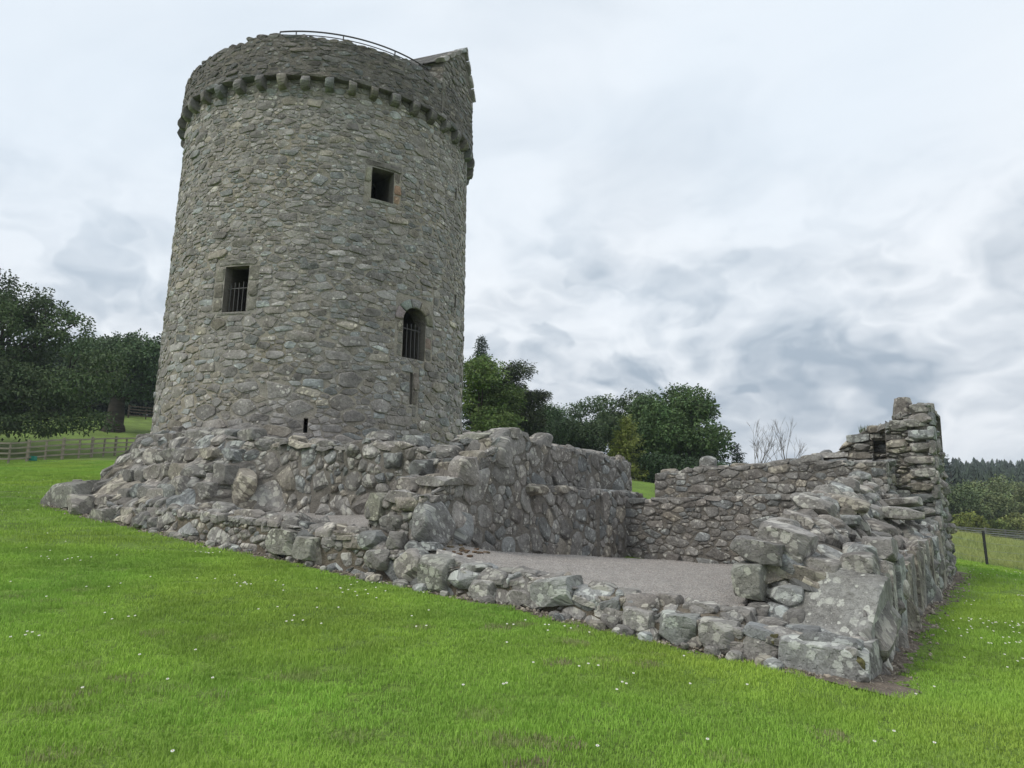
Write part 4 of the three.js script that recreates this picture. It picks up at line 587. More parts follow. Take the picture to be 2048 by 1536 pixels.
  const sk = new THREE.BufferGeometry(); sk.setAttribute('position', new THREE.Float32BufferAttribute(pos, 3)); sk.setAttribute('uv', new THREE.Float32BufferAttribute(uv, 2)); sk.setAttribute('color', new THREE.Float32BufferAttribute(vc, 3)); sk.setIndex(idx); sk.computeVertexNormals();
  part('mortar', sk, mMortarT, g);
  const tun = [], depth = { win1: 1.7, win2: 1.7, arch: 1.7, slit: 0.9, slot: 0.6, groove: 0.07 };
  for (const o of OPEN) { const D = depth[o.k], uc = (o.u0 + o.u1) / 2, vc2 = (o.v0 + o.v1) / 2, sp = D > 1 ? 1 : 0, f = (u, v, k) => { const q = Math.max(0, k - 0.16) * sp; return m(uc + (u - uc) * (1 + 1.7 * q), vc2 + (v - vc2) * (1 + 1.0 * q), -k * D); }; tun.length = 0; tun.push(sheet((v, k) => f(o.u0, v, k), 4, 25, o.v0, o.v1, 0, 1), sheet((v, k) => f(o.u1, v, k), 4, 25, o.v0, o.v1, 0, 1), sheet((u, k) => f(u, o.v0, k), 4, 25, o.u0, o.u1, 0, 1), sheet((u, k) => f(u, o.v1, k), 4, 25, o.u0, o.u1, 0, 1)); if (D < 1) tun.push(sheet((u, v) => f(u, v, 1), 4, 4, o.u0, o.u1, o.v0, o.v1)); part(D > 1 ? 'window_reveal' : 'slit_reveal', mergeGeometries(tun), mInner, g); }
  // inside: a round room wall (with the same openings), floors and a roof
  const ins = []; { const p2 = [], v2 = [], i2 = []; for (const v of V) for (const u of U) { p2.push(...m(u, v, -1.7)); v2.push(u, v); } for (let j = 0; j + 1 < V.length; j++) for (let i = 0; i + 1 < U.length; i++) { const uc = (U[i] + U[i + 1]) / 2, vc = (V[j] + V[j + 1]) / 2; if (OPEN.some(o => depth[o.k] > 1 && Math.abs(uc - (o.u0 + o.u1) / 2) < (o.u1 - o.u0) * 1.2 && Math.abs(vc - (o.v0 + o.v1) / 2) < (o.v1 - o.v0) * 0.9)) continue; const a = j * U.length + i; i2.push(a, a + 1, a + U.length, a + 1, a + U.length + 1, a + U.length); } const q = new THREE.BufferGeometry(); q.setAttribute('position', new THREE.Float32BufferAttribute(p2, 3)); q.setAttribute('uv', new THREE.Float32BufferAttribute(v2, 2)); q.setIndex(i2); q.computeVertexNormals(); ins.push(q); }
  for (const [y, r] of [[2, 2.9], [5.2, 2.9], [9.2, 2.9], [13.0, 4.3]]) ins.push(sheet((a, r2) => [TC[0] + Math.sin(a) * r2, y, TC[1] + Math.cos(a) * r2], 40, 3, 0, Math.PI * 2, 0.01, r));
  part('inner_wall', mergeGeometries(ins), mInner, g);
  // parapet: outer skin, top, inner face, and its underside on the corbels
  const pm = cyl(PR), ring = (fn, n = 3) => sheet(fn, 150, n, A(-180), A(180), 0, 1);
  part('parapet', mergeGeometries([ring((u, k) => pm(u, lerp(12.97, PT(u) - 0.03, k), 0.004)), ring((u, k) => pm(u, PT(u) - 0.03, -k * 0.45)), ring((u, k) => pm(u, lerp(12.95, PT(u) - 0.03, k), -0.45)), ring((u, k) => pm(u, 12.97, -k * 0.5))]), mMortarR, g);
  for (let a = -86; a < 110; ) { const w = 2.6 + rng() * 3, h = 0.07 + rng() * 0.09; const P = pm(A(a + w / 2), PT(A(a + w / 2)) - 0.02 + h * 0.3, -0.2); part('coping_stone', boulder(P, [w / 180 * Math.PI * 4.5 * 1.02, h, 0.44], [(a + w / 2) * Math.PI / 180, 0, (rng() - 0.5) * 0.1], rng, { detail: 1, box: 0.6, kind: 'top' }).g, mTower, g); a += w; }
  // corbels and the flat bed stones that span them
  for (let a = -88; a < 112; a += 7.5 + rng() * 1.5) {
    const w = 0.19 + rng() * 0.06, h = 0.24 + rng() * 0.08, y = 12.81 + (rng() - 0.5) * 0.03, r = RR(y), P = cyl(RR)(A(a), y, 0.10), sh = new THREE.Shape();
    sh.moveTo(-0.25, h / 2); sh.lineTo(0.10, h / 2); sh.quadraticCurveTo(0.15, h * 0.28, 0.14, 0.0); sh.quadraticCurveTo(0.11, -h * 0.45, -0.02, -h * 0.52); sh.lineTo(-0.25, -h * 0.56); sh.closePath();
    const e = new THREE.ExtrudeGeometry(sh, { depth: w - 0.05, bevelEnabled: true, bevelThickness: 0.025, bevelSize: 0.02, bevelSegments: 2, curveSegments: 4 }); e.translate(0, 0, -(w - 0.05) / 2); { const q = e.attributes.position, ph = rng() * 50; for (let i = 0; i < q.count; i++) { const x = q.getX(i), y = q.getY(i), z = q.getZ(i), n1 = 0.035 * vn(x * 9 + ph, y * 9, z * 9), n2 = 0.035 * vn(x * 9, y * 9 + ph, z * 9 + 7); q.setXYZ(i, x + n1, y + n2, z + 0.6 * n1); } e.computeVertexNormals(); } e.rotateY(-Math.PI / 2 + a * Math.PI / 180); e.translate(...P);
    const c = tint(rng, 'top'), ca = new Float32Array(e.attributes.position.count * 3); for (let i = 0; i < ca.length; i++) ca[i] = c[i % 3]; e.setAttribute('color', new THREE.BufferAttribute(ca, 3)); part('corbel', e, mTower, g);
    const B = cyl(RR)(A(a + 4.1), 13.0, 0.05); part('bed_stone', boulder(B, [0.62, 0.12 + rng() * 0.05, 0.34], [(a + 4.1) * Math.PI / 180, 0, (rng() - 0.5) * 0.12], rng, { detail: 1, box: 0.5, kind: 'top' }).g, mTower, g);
  }
  // dressed stones
  const ds = (n, u0, u1, v0, v1, color, proud = 0.035) => { const l = []; const p = [[u0, v0], [u1, v0], [u1, v1], [u0, v1]].map(([u, v]) => [u + (rng() - 0.5) * 0.03, v + (rng() - 0.5) * 0.02]); const s = stone(p, m, { n: 16, rings: 3, bulge: proud, back: 0.06, tilt: 0.04, rough: 0.006, round: 1, kind: 'tower', flip: handed(m, u0, v0) < 0, color }, rng); part(n, s.g, mTower, g); };
  const buff = [0.54, 0.49, 0.41], grey = [0.47, 0.44, 0.40], red = [0.60, 0.38, 0.26];
  ds('lintel', A(25.8), A(40.2), 10.74, 10.92, [0.36, 0.33, 0.30]); ds('jamb_stone', A(26.4), A(28.6), 10.25, 10.7, [0.5, 0.48, 0.36]); ds('jamb_stone', A(26.2), A(28.6), 9.84, 10.23, buff);
  ds('jamb_stone', A(37.4), A(39.6), 10.42, 10.72, [0.5, 0.44, 0.38]); ds('jamb_stone', A(37.4), A(40.3), 10.1, 10.4, red); ds('jamb_stone', A(37.4), A(39.8), 9.82, 10.08, [0.6, 0.42, 0.3]); ds('sill', A(28.2), A(38.4), 9.7, 9.8, [0.47, 0.46, 0.4]);
  ds('lintel', A(-22.6), A(-7.4), 7.73, 7.89, grey); for (const [a, b] of [[6.5, 6.85], [6.87, 7.28], [7.3, 7.7]]) { ds('jamb_stone', A(-23.2), A(-19.5), a, b, [0.5, 0.46, 0.39]); ds('jamb_stone', A(-9.9), A(-6.9 + rng()), a, b, [0.48, 0.45, 0.39]); } ds('sill', A(-21), A(-8.5), 6.39, 6.47, grey);
  for (const [a, b] of [[5.62, 5.95], [5.97, 6.28], [6.3, 6.6]]) { ds('jamb_stone', A(40.4 + rng()), A(43.2), a, b, a < 6 ? [0.54, 0.52, 0.46] : buff); ds('jamb_stone', A(54.0), A(57.2), a, b, a > 5.9 && a < 6.2 ? [0.5, 0.38, 0.33] : grey); }
  ds('quoin', A(48.7), A(51.2), 4.75, 5.22, [0.42, 0.36, 0.31], 0.06); ds('quoin', A(48.7), A(51.0), 4.35, 4.72, [0.4, 0.35, 0.3], 0.05); ds('quoin', A(48.7), A(50.6), 4.02, 4.32, grey, 0.04);
  // arched head of the doorway: a ring of stones and the filling above the square opening
  { const uc = (A(43.4) + A(53.8)) / 2, hw = (A(53.8) - A(43.4)) / 2, v0 = 6.62;
    for (let k = 0; k < 5; k++) { const a0 = Math.PI * k / 5 + 0.015, a1 = Math.PI * (k + 1) / 5 - 0.015, p = []; for (let i = 0; i <= 4; i++) { const a = lerp(a0, a1, i / 4); p.push([uc - Math.cos(a) * (hw + 0.02), v0 + Math.sin(a) * hw]); } for (let i = 4; i >= 0; i--) { const a = lerp(a0, a1, i / 4); p.push([uc - Math.cos(a) * (hw + 0.27), v0 + Math.sin(a) * (hw + 0.24)]); }
      const nP = p.length, P = [], I = []; for (const w of [-0.3, 0.02, 0.05]) p.forEach(([u, v], i) => { const cu = uc - Math.cos((a0 + a1) / 2) * (hw + 0.14), cv = v0 + Math.sin((a0 + a1) / 2) * (hw + 0.12), s = w === 0.05 ? 0.86 : 1; P.push(...m(cu + (u - cu) * s, cv + (v - cv) * s, w)); });
      for (let r = 0; r < 2; r++) for (let i = 0; i < nP; i++) { const a = r * nP + i, b = r * nP + (i + 1) % nP; I.push(a, b, a + nP, b, b + nP, a + nP); } for (let i = 0; i < 4; i++) { const b = 2 * nP; I.push(b + i, b + i + 1, b + nP - 1 - i, b + i + 1, b + nP - 2 - i, b + nP - 1 - i); }
      const uvs = []; for (let r = 0; r < 3; r++) p.forEach(q => uvs.push(q[0] + r * 0.05, q[1])); part('voussoir', finish(P, uvs, I, false, [0.50, 0.47, 0.425].map(q => q * (0.85 + 0.3 * rng()))), mTower, g); }
    // spandrels that round off the top of the square opening
    const pos2 = [], ix = [], uv2 = []; const n = 16; for (let i = 0; i <= n; i++) { const a = Math.PI * i / n, u = uc - Math.cos(a) * hw, v = Math.min(7.0, v0 + Math.sin(a) * hw); for (const [vv, w] of [[v, 0.0], [7.02, 0.0], [v, -0.45], [7.02, -0.45]]) { pos2.push(...m(u, vv, w)); uv2.push(u, vv + w); } }
    for (let i = 0; i < n; i++) { const a = i * 4, b = a + 4; ix.push(a, b, a + 1, b, b + 1, a + 1, a, a + 2, b, b, a + 2, b + 2, a + 2, a + 3, b + 2, b + 2, a + 3, b + 3); } const q = new THREE.BufferGeometry(); q.setAttribute('position', new THREE.Float32BufferAttribute(pos2, 3)); q.setAttribute('uv', new THREE.Float32BufferAttribute(uv2, 2)); q.setIndex(ix); q.computeVertexNormals(); part('arch_head', q, mMortarR, g); }
  // iron grilles
  const bar = (p, q, r) => { const a = new THREE.Vector3(...p), b = new THREE.Vector3(...q), c = new THREE.CylinderGeometry(r, r, a.distanceTo(b), 8); c.applyQuaternion(new THREE.Quaternion().setFromUnitVectors(new THREE.Vector3(0, 1, 0), b.clone().sub(a).normalize())); c.translate((a.x + b.x) / 2, (a.y + b.y) / 2, (a.z + b.z) / 2); return c; };
  const grille = (o, tops, cross) => { const gr = new THREE.Group(); gr.name = 'window_grille'; g.add(gr); tops.forEach((t, i) => { const u = lerp(o.u0, o.u1, (i + 0.7) / (tops.length + 0.4)); part('bar', bar(m(u, o.v0 - 0.02, -0.16), m(u, t, -0.16), 0.012), mRail, gr); }); for (const v of cross) part('cross_bar', bar(m(o.u0, v, -0.16), m(o.u1, v, -0.16), 0.016), mRail, gr); };
  grille(OPEN[1], [7.28, 7.31, 7.3, 7.32, 7.28], [7.15]); grille(OPEN[2], [6.6, 6.58, 6.6, 6.62, 6.58], [6.45, 5.63]);
  // hand rail on the wall walk
  { const rl = new THREE.Group(); rl.name = 'railing'; g.add(rl); const P = (d, y) => new THREE.Vector3(...cyl(() => 4.1)(A(d), y, 0));
    for (const [y, r] of [[14.58, 0.022], [14.46, 0.014]]) { const c = []; for (let d = -8.5; d <= 62; d += 2.5) c.push(P(d, y)); part('rail', new THREE.TubeGeometry(new THREE.CatmullRomCurve3(c), 80, r, 8), mRail, rl); }
    for (const d of [-8.5, -2, 16, 37, 50, 61]) part('post', bar(P(d, 13.0).toArray(), P(d, 14.58).toArray(), 0.018), mRail, rl); }
  // cap house
  { const ch = new THREE.Group(); ch.name = 'cap_house'; g.add(ch); const al = 70 * Math.PI / 180, n = [Math.sin(al), Math.cos(al)], tv = [Math.cos(al), -Math.sin(al)], o = [TC[0] + 0.1 + n[0] * 4.40, TC[1] + n[1] * 4.40];
    const mp = (u, v, w) => [o[0] + tv[0] * u + n[0] * w, v, o[1] + tv[1] * u + n[1] * w], Y0 = 13.7, EV = 14.78, AP = 16.1, uL = -1.12, uR = 1.12, uA = 0.38;
    const gt = u => u < uA ? lerp(EV, AP, (u - uL) / (uA - uL)) : lerp(AP, EV - 0.05, (u - uA) / (uR - uA));
    const l2 = []; fill({ map: mp, u0: uL, u1: uR, bottom: () => Y0, top: u => gt(u) - 0.06, rmin: 0.07, rmax: 0.17, aniso: 1.8, gap: 0.04, bulge: 0.05, n: 10, rings: 2, kind: 'dark' }, rng, l2);
    const side = (u, v, w) => mp(uL - w, v, -u); fill({ map: side, u0: 0.0, u1: 2.4, bottom: () => Y0, top: () => EV - 0.05, rmin: 0.07, rmax: 0.17, aniso: 1.8, gap: 0.04, bulge: 0.04, n: 10, rings: 2, kind: 'dark', holes: [[0.85, 1.25, 14.2, 14.65]] }, rng, l2);
    l2.forEach(s => part('stone', s.g, mTower, ch));
    const sh = new THREE.Shape(); sh.moveTo(uL, 13.0); sh.lineTo(uR, 13.0); sh.lineTo(uR, EV - 0.05); sh.lineTo(uA, AP - 0.04); sh.lineTo(uL, EV); sh.closePath();
    const wl = new THREE.ExtrudeGeometry(sh, { depth: 2.4, bevelEnabled: false }), wp = wl.attributes.position; for (let i = 0; i < wp.count; i++) { const q = mp(wp.getX(i), wp.getY(i), -wp.getZ(i) - 0.01); wp.setXYZ(i, ...q); } wl.computeVertexNormals(); part('wall', wl, mMortarR, ch);
    const fr = (u0, u1, v0, v1) => part('window_frame', sheet((u, v) => side(u, v, 0.05), 1, 1, u0, u1, v0, v1), mWood, ch);
    fr(0.80, 0.87, 14.17, 14.69); fr(1.23, 1.30, 14.17, 14.69); fr(0.87, 1.23, 14.63, 14.69); part('window_pane', sheet((u, v) => side(u, v, 0.03), 1, 1, 0.87, 1.23, 14.17, 14.63), M({ color: new THREE.Color(0.02, 0.022, 0.025), roughness: 0.2 }), ch);
    // roof slopes of stone slates, then the skews on the gable
    for (const [a, b] of [[[uL - 0.14, EV - 0.10], [uA, AP]], [[uR + 0.12, EV - 0.16], [uA, AP]]]) for (let r = 0; r < 7; r++) for (let c = 0; c < 6; c++) { const k0 = r / 7, k1 = (r + 1.25) / 7, w0 = -0.2 - c * 0.42, w1 = w0 - 0.40, th = 0.035; const P = [], I = [0, 1, 2, 0, 2, 3, 4, 6, 5, 4, 7, 6, 0, 4, 5, 0, 5, 1, 1, 5, 6, 1, 6, 2, 2, 6, 7, 2, 7, 3, 3, 7, 4, 3, 4, 0]; for (const lift of [0.01, 0.01 + th]) for (const [k, w] of [[k0, w0], [k0, w1], [Math.min(1, k1), w1], [Math.min(1, k1), w0]]) P.push(...mp(lerp(a[0], b[0], k), lerp(a[1], b[1], k) + lift + (k === k0 ? 0.02 : 0), w)); const q = new THREE.BufferGeometry(); q.setAttribute('position', new THREE.Float32BufferAttribute(P, 3)); q.setAttribute('uv', new THREE.Float32BufferAttribute([0, 0, 0.4, 0, 0.4, 0.3, 0, 0.3, 0, 0, 0.4, 0, 0.4, 0.3, 0, 0.3].map(x => x + r * 0.7 + c * 0.3), 2)); q.setIndex(I); const ng = q.toNonIndexed(); ng.computeVertexNormals(); part('roof_slate', ng, mSlate, ch); }
    for (const [u0, u1, N2] of [[uL - 0.12, uA + 0.06, 4], [uR + 0.1, uA - 0.02, 4]]) for (let k = 0; k < N2; k++) { const ua = lerp(u0, u1, (k + 0.5) / N2), ya = lerp(EV - 0.1, AP, (k + 0.5) / N2), ln = Math.hypot(u1 - u0, AP - EV) / N2 * 1.06; const ang = Math.atan2(AP - EV, u1 - u0); part('skew_stone', boulder(mp(ua, ya + 0.05, -0.09), [ln, 0.14, 0.34], [al, 0, ang], rng, { detail: 1, box: 0.9, kind: 'tower' }).g, mTower, ch); }
  }
}
// finial stub standing behind the tower
{ const rng = RNG(31), m = new THREE.Mesh(mergeGeometries([boulder([-1.62, 3.75, -26], [0.34, 0.85, 0.34], [0.3, 0, 0], rng, { detail: 2, box: 0.7 }).g, boulder([-1.62, 4.22, -26], [0.42, 0.26, 0.42], [0.9, 0, 0], rng, { detail: 2, box: 0.3 }).g, boulder([-1.62, 3.1, -26], [0.5, 1.2, 0.5], [0.3, 0, 0], rng, { detail: 2, box: 0.9 }).g]), mRuin); m.name = 'stone_pillar'; m.userData = { label: 'short round-topped stone pillar just behind the foot of the round tower', category: 'pillar' }; m.castShadow = true; scene.add(m); }

// ---------------------------------------------------------------- grass, daisies, weed
const mBlade = new THREE.MeshPhysicalMaterial({ color: new THREE.Color(0.305, 0.465, 0.064), roughness: 0.85, side: THREE.DoubleSide, transmission: 0, thickness: 0 });
{
  const rng = RNG(909);
  const tuft = (n, size, hmin, hmax, w) => { const p = [], ix = []; for (let i = 0; i < n; i++) { const x = (rng() - 0.5) * size, z = (rng() - 0.5) * size, a = rng() * 6.28, h = hmin + (hmax - hmin) * rng(), b = a + 1.2 + rng() * 0.8, l = h * (0.25 + 0.75 * rng()), k = p.length / 3, cx = Math.cos(a) * w / 2, cz = Math.sin(a) * w / 2, lx = Math.cos(b) * l, lz = Math.sin(b) * l; p.push(x - cx, -0.015, z - cz, x + cx, -0.015, z + cz, x - cx * 0.8 + lx * 0.35, h * 0.6, z - cz * 0.8 + lz * 0.35, x + cx * 0.8 + lx * 0.35, h * 0.6, z + cz * 0.8 + lz * 0.35, x + lx, h, z + lz); ix.push(k, k + 1, k + 2, k + 1, k + 3, k + 2, k + 2, k + 3, k + 4); } const g = new THREE.BufferGeometry(); g.setAttribute('position', new THREE.Float32BufferAttribute(p, 3)); g.setIndex(ix); g.computeVertexNormals(); return g; };
  const grass = new THREE.Group(); grass.name = 'grass'; grass.userData = { kind: 'stuff', label: 'short bright green mown grass of the sloping lawn' }; scene.add(grass);
  const worn = (x, z) => sstep(0.60, 0.70, vn(x * 1.2, 21, z * 2.4) * 0.5 + 0.72 * vn(x * 7.5, 22, z * 10)) * sstep(11, 8, -z);   // scraps of dead thatch
  const M4 = new THREE.Matrix4(), q = new THREE.Quaternion(), up = new THREE.Vector3(0, 1, 0), c = new THREE.Color();
  const spread = (geos, keep, step, x0, x1, z0, z1, sc) => {
    const L = geos.map(() => []);
    for (let z = z0; z > z1; z -= step) for (let x = x0; x < x1; x += step) {
      const px = x + rng() * step, pz = z - rng() * step; const r1 = rng(), r2 = rng(), r3 = rng(); if (!keep(px, pz) || bare(px, pz)) continue;
      L[Math.floor(r1 * geos.length)].push([px, G(px, pz), pz, r2 * 6.28, sc * (0.8 + 0.45 * r3) * (1 + 0.25 * vn(px * 1.1, 31, pz * 1.1))]);
    }
    L.forEach((l, k) => { const im = new THREE.InstancedMesh(geos[k], mBlade, l.length); im.name = 'grass_blades'; im.userData.kind = 'stuff'; im.castShadow = im.receiveShadow = true; l.forEach(([x, y, z, a, s], i) => { q.setFromAxisAngle(up, a); M4.compose(new THREE.Vector3(x, y, z), q, new THREE.Vector3(1, s, 1)); im.setMatrixAt(i, M4); const v = 0.96 + 0.17 * vn(x * 1.3, 5, z * 1.3) + 0.12 * vn(x * 3, 6, z * 3), yl = 0.5 + 0.5 * vn(x * 0.5 + 9, 7, z * 0.5), w = worn(x, z) * (0.4 + 0.6 * ((i * 7919) % 13) / 13); c.setRGB(lerp(v * (0.84 + 0.24 * yl), 0.92, w), lerp(v, 0.45, w), lerp(v, 2.5, w)); im.setColorAt(i, c); }); grass.add(im); });
    return L.reduce((a, l) => a + l.length, 0);
  };
  const inView = (x, z, m) => { const d = -z; return d > 3.2 && Math.abs(x) < d * 0.80 + m; };
  const near = [0, 1, 2, 3].map(() => tuft(220, 0.30, 0.014, 0.042, 0.0048)), mid = [0, 1].map(() => tuft(150, 0.5, 0.02, 0.045, 0.008));
  counts.grassNear = spread(near, (x, z) => inView(x, z, 1) && -z < 13, 0.19, -13, 13, -3, -13, 1);
  counts.grassMid = spread(mid, (x, z) => inView(x, z, 1.5) && (x > 3 ? -z < 25.2 + 0.1 * x : -z < 42), 0.34, -33, 24, -13, -42, 1);
  // uncut grass and stalks of the field beyond the wire
  const stalk = tuft(60, 0.5, 0.12, 0.4, 0.006), L = [];
  for (let i = 0; i < 2600; i++) { const z = -26 - rng() * 22, x = 14.5 + (-z - 25) * 0.5 + rng() * (8 + (-z - 25) * 0.7); L.push([x, z, rng()]); }
  const hay = new THREE.InstancedMesh(stalk, M({ color: new THREE.Color(0.31, 0.35, 0.15) }), L.length); hay.name = 'long_grass'; hay.userData = { kind: 'stuff', label: 'dry uncut grass in the field beyond the wire fence' }; L.forEach(([x, z, r], i) => { q.setFromAxisAngle(up, r * 6.28); M4.compose(new THREE.Vector3(x, G(x, z), z), q, new THREE.Vector3(1, 0.5 + r * 0.7, 1)); hay.setMatrixAt(i, M4); c.setRGB(0.7 + 0.5 * r, 0.85 + 0.3 * r, 0.8); hay.setColorAt(i, c); }); scene.add(hay);
  // fringe of taller blades along the soil edge is part of the lawn; daisies
  const fl = []; for (let i = 0; i < 9; i++) { const a = i / 9 * 6.28, pg = new THREE.CircleGeometry(0.0062, 5); pg.scale(1.6, 0.8, 1); pg.translate(0.0105, 0, 0); pg.rotateX(-Math.PI / 2); pg.rotateY(a); pg.translate(0, 0.058, 0); fl.push(pg); }
  const head = mergeGeometries(fl), eye = new THREE.SphereGeometry(0.005, 8, 5); eye.scale(1, 0.6, 1); eye.translate(0, 0.059, 0);
  const D = []; const cl = []; for (let i = 0; i < 70; i++) cl.push([-8 + rng() * 22, -4.5 - rng() * 16, 0.15 + rng() * 0.7]);
  while (D.length < 270) { let x, z; if (rng() < 0.62) { const k = cl[Math.floor(rng() * cl.length)]; x = k[0] + (rng() + rng() - 1) * k[2]; z = k[1] + (rng() + rng() - 1) * k[2]; } else { z = -4 - rng() * 20; x = (rng() - 0.5) * 1.7 * -z; } if (!bare(x, z) && inView(x, z, 0.5) && (-z > 7 || rng() < 0.3)) D.push([x, z]); }
  for (let i = 0; i < 150; ) { const x = 5.2 + rng() * 2.2 + (rng() * 1.6), z = -7.8 - rng() * 3.4; if (bare(x, z)) { i += 0.2; continue; } D.push([x, z]); i++; }
  const ds = new THREE.Group(); ds.name = 'daisies'; ds.userData = { kind: 'stuff', label: 'small white daisies scattered over the lawn' }; scene.add(ds);
  for (const [geo, mat, nm] of [[head, M({ color: new THREE.Color(0.78, 0.78, 0.76) }), 'petals'], [eye, M({ color: new THREE.Color(0.7, 0.45, 0.03) }), 'centres']]) { const im = new THREE.InstancedMesh(geo, mat, D.length); im.name = nm; im.userData.kind = 'stuff'; D.forEach(([x, z], i) => { q.setFromEuler(new THREE.Euler(0.35, i, 0)); M4.compose(new THREE.Vector3(x, G(x, z) + 0.005, z), q, new THREE.Vector3(0.66, 0.9, 0.66)); im.setMatrixAt(i, M4); }); ds.add(im); }
  // loose pebbles on the gravel
  const pb = new THREE.IcosahedronGeometry(1, 0), PB = new THREE.InstancedMesh(pb, M({ color: new THREE.Color(0.42, 0.395, 0.38) }), 14000); PB.name = 'gravel'; PB.userData = { kind: 'stuff', label: 'loose grey pink pebbles on the floor between the ruined walls' };
  for (let i = 0; i < 14000; i++) { const ledge = i > 12500, t = ledge ? 7.4 + rng() * 5 : 0.95 + rng() * 5.4, s = ledge ? 0.6 + rng() * 1.2 : 0.7 + rng() * 6.9, k = 0.005 + 0.008 * rng() * rng(), p = W(t, s, ledge ? ledgeY(t, s) : gravelY(t, s)); q.setFromEuler(new THREE.Euler(rng() * 6, rng() * 6, rng() * 6)); M4.compose(new THREE.Vector3(p[0], p[1] + k * 0.2, p[2]), q, new THREE.Vector3(k, k * 0.7, k * 1.2)); PB.setMatrixAt(i, M4); const v = 0.72 + 0.5 * rng(); c.setRGB(v * (1 + 0.06 * rng()), v, v * 0.97); PB.setColorAt(i, c); } scene.add(PB);
  { const n = 2600, GR = new THREE.InstancedMesh(pb, M({ color: new THREE.Color(0.30, 0.26, 0.21) }), n); GR.name = 'grit'; GR.userData = { kind: 'stuff', label: 'small stones and crumbs on the bare soil along the walls' }; for (let i = 0; i < n; i++) { const side = rng() < 0.35, a = rng(), off = -0.02 - 0.5 * rng() * rng(), p = side ? W(off, a * 10.8, 0) : W(a * 17.8, off * 0.7, 0), k = 0.006 + 0.022 * Math.pow(rng(), 3); q.setFromEuler(new THREE.Euler(rng() * 6, rng() * 6, rng() * 6)); M4.compose(new THREE.Vector3(p[0], G(p[0], p[2]) + 0.022 + off * 0.03, p[2]), q, new THREE.Vector3(k, k * 0.7, k * 1.3)); GR.setMatrixAt(i, M4); const v = 0.5 + 0.9 * rng(); c.setRGB(v, v, v); GR.setColorAt(i, c); } scene.add(GR); }
  // weed at the foot of the wall
  const wd = thing('weed', 'small leafy green weed at the foot of the low front wall', 'weed', [2.13, G(2.13, -8.95) + 0.02, -8.95]); const lf = [], stm = [];
  for (let i = 0; i < 46; i++) { const a = rng() * 6.28, r = rng() * 0.09, h = 0.02 + rng() * 0.13, l = new THREE.CircleGeometry(0.02, 6); l.scale(1.5, 0.7, 1); l.rotateX(-0.9 + rng()); l.rotateY(a); l.translate(Math.cos(a) * r, h, Math.sin(a) * r); lf.push(l); if (i % 4 === 0) { const s = new THREE.CylinderGeometry(0.002, 0.003, h, 5); s.translate(Math.cos(a) * r * 0.8, h / 2, Math.sin(a) * r * 0.8); stm.push(s); } }
  part('foliage', mergeGeometries(lf), M({ color: new THREE.Color(0.13, 0.24, 0.05) }), wd); part('stems', mergeGeometries(stm), M({ color: new THREE.Color(0.2, 0.2, 0.08) }), wd);
}

// ---------------------------------------------------------------- trees
function limb(a, b, r0, r1, rng, seg = 5) { const A = new THREE.Vector3(...a), B = new THREE.Vector3(...b), pts = [], L = A.distanceTo(B); for (let i = 0; i <= seg; i++) { const p = A.clone().lerp(B, i / seg); if (i && i < seg) p.add(new THREE.Vector3((rng() - 0.5), (rng() - 0.2) * 0.6, (rng() - 0.5)).multiplyScalar(L * 0.07)); pts.push(p); } const g = new THREE.TubeGeometry(new THREE.CatmullRomCurve3(pts), seg * 2, 1, 7), p = g.attributes.position, n = g.attributes.normal, rings = seg * 2 + 1; for (let i = 0; i < p.count; i++) { const k = Math.floor(i / 8) / (rings - 1), r = lerp(r0, r1, k); p.setXYZ(i, p.getX(i) - n.getX(i) * (1 - r), p.getY(i) - n.getY(i) * (1 - r), p.getZ(i) - n.getZ(i) * (1 - r)); } return g; }
function spray(n, R, lw, ll, rng, drop = 0) { const p = [], ix = []; for (let i = 0; i < n; i++) { const a = rng() * 6.28, e = (rng() - 0.5) * 1.6, d = new THREE.Vector3(Math.cos(a) * Math.cos(e), Math.sin(e) - drop, Math.sin(a) * Math.cos(e)).normalize(), c = d.clone().multiplyScalar(R * (0.25 + 0.75 * rng())), s = new THREE.Vector3(rng() - 0.5, rng() - 0.5, rng() - 0.5).cross(d).normalize().multiplyScalar(lw / 2), t = c.clone().addScaledVector(d, ll), m = c.clone().addScaledVector(d, ll * 0.45), k = p.length / 3; m.y += ll * 0.1; t.y -= ll * 0.12; p.push(c.x, c.y, c.z, m.x + s.x, m.y + s.y, m.z + s.z, m.x - s.x, m.y - s.y, m.z - s.z, t.x, t.y, t.z); ix.push(k, k + 1, k + 2, k + 1, k + 3, k + 2); } const g = new THREE.BufferGeometry(); g.setAttribute('position', new THREE.Float32BufferAttribute(p, 3)); g.setIndex(ix); g.computeVertexNormals(); return g; }
const leafMat = c => new THREE.MeshPhysicalMaterial({ color: new THREE.Color(...c), roughness: 0.8, side: THREE.DoubleSide });
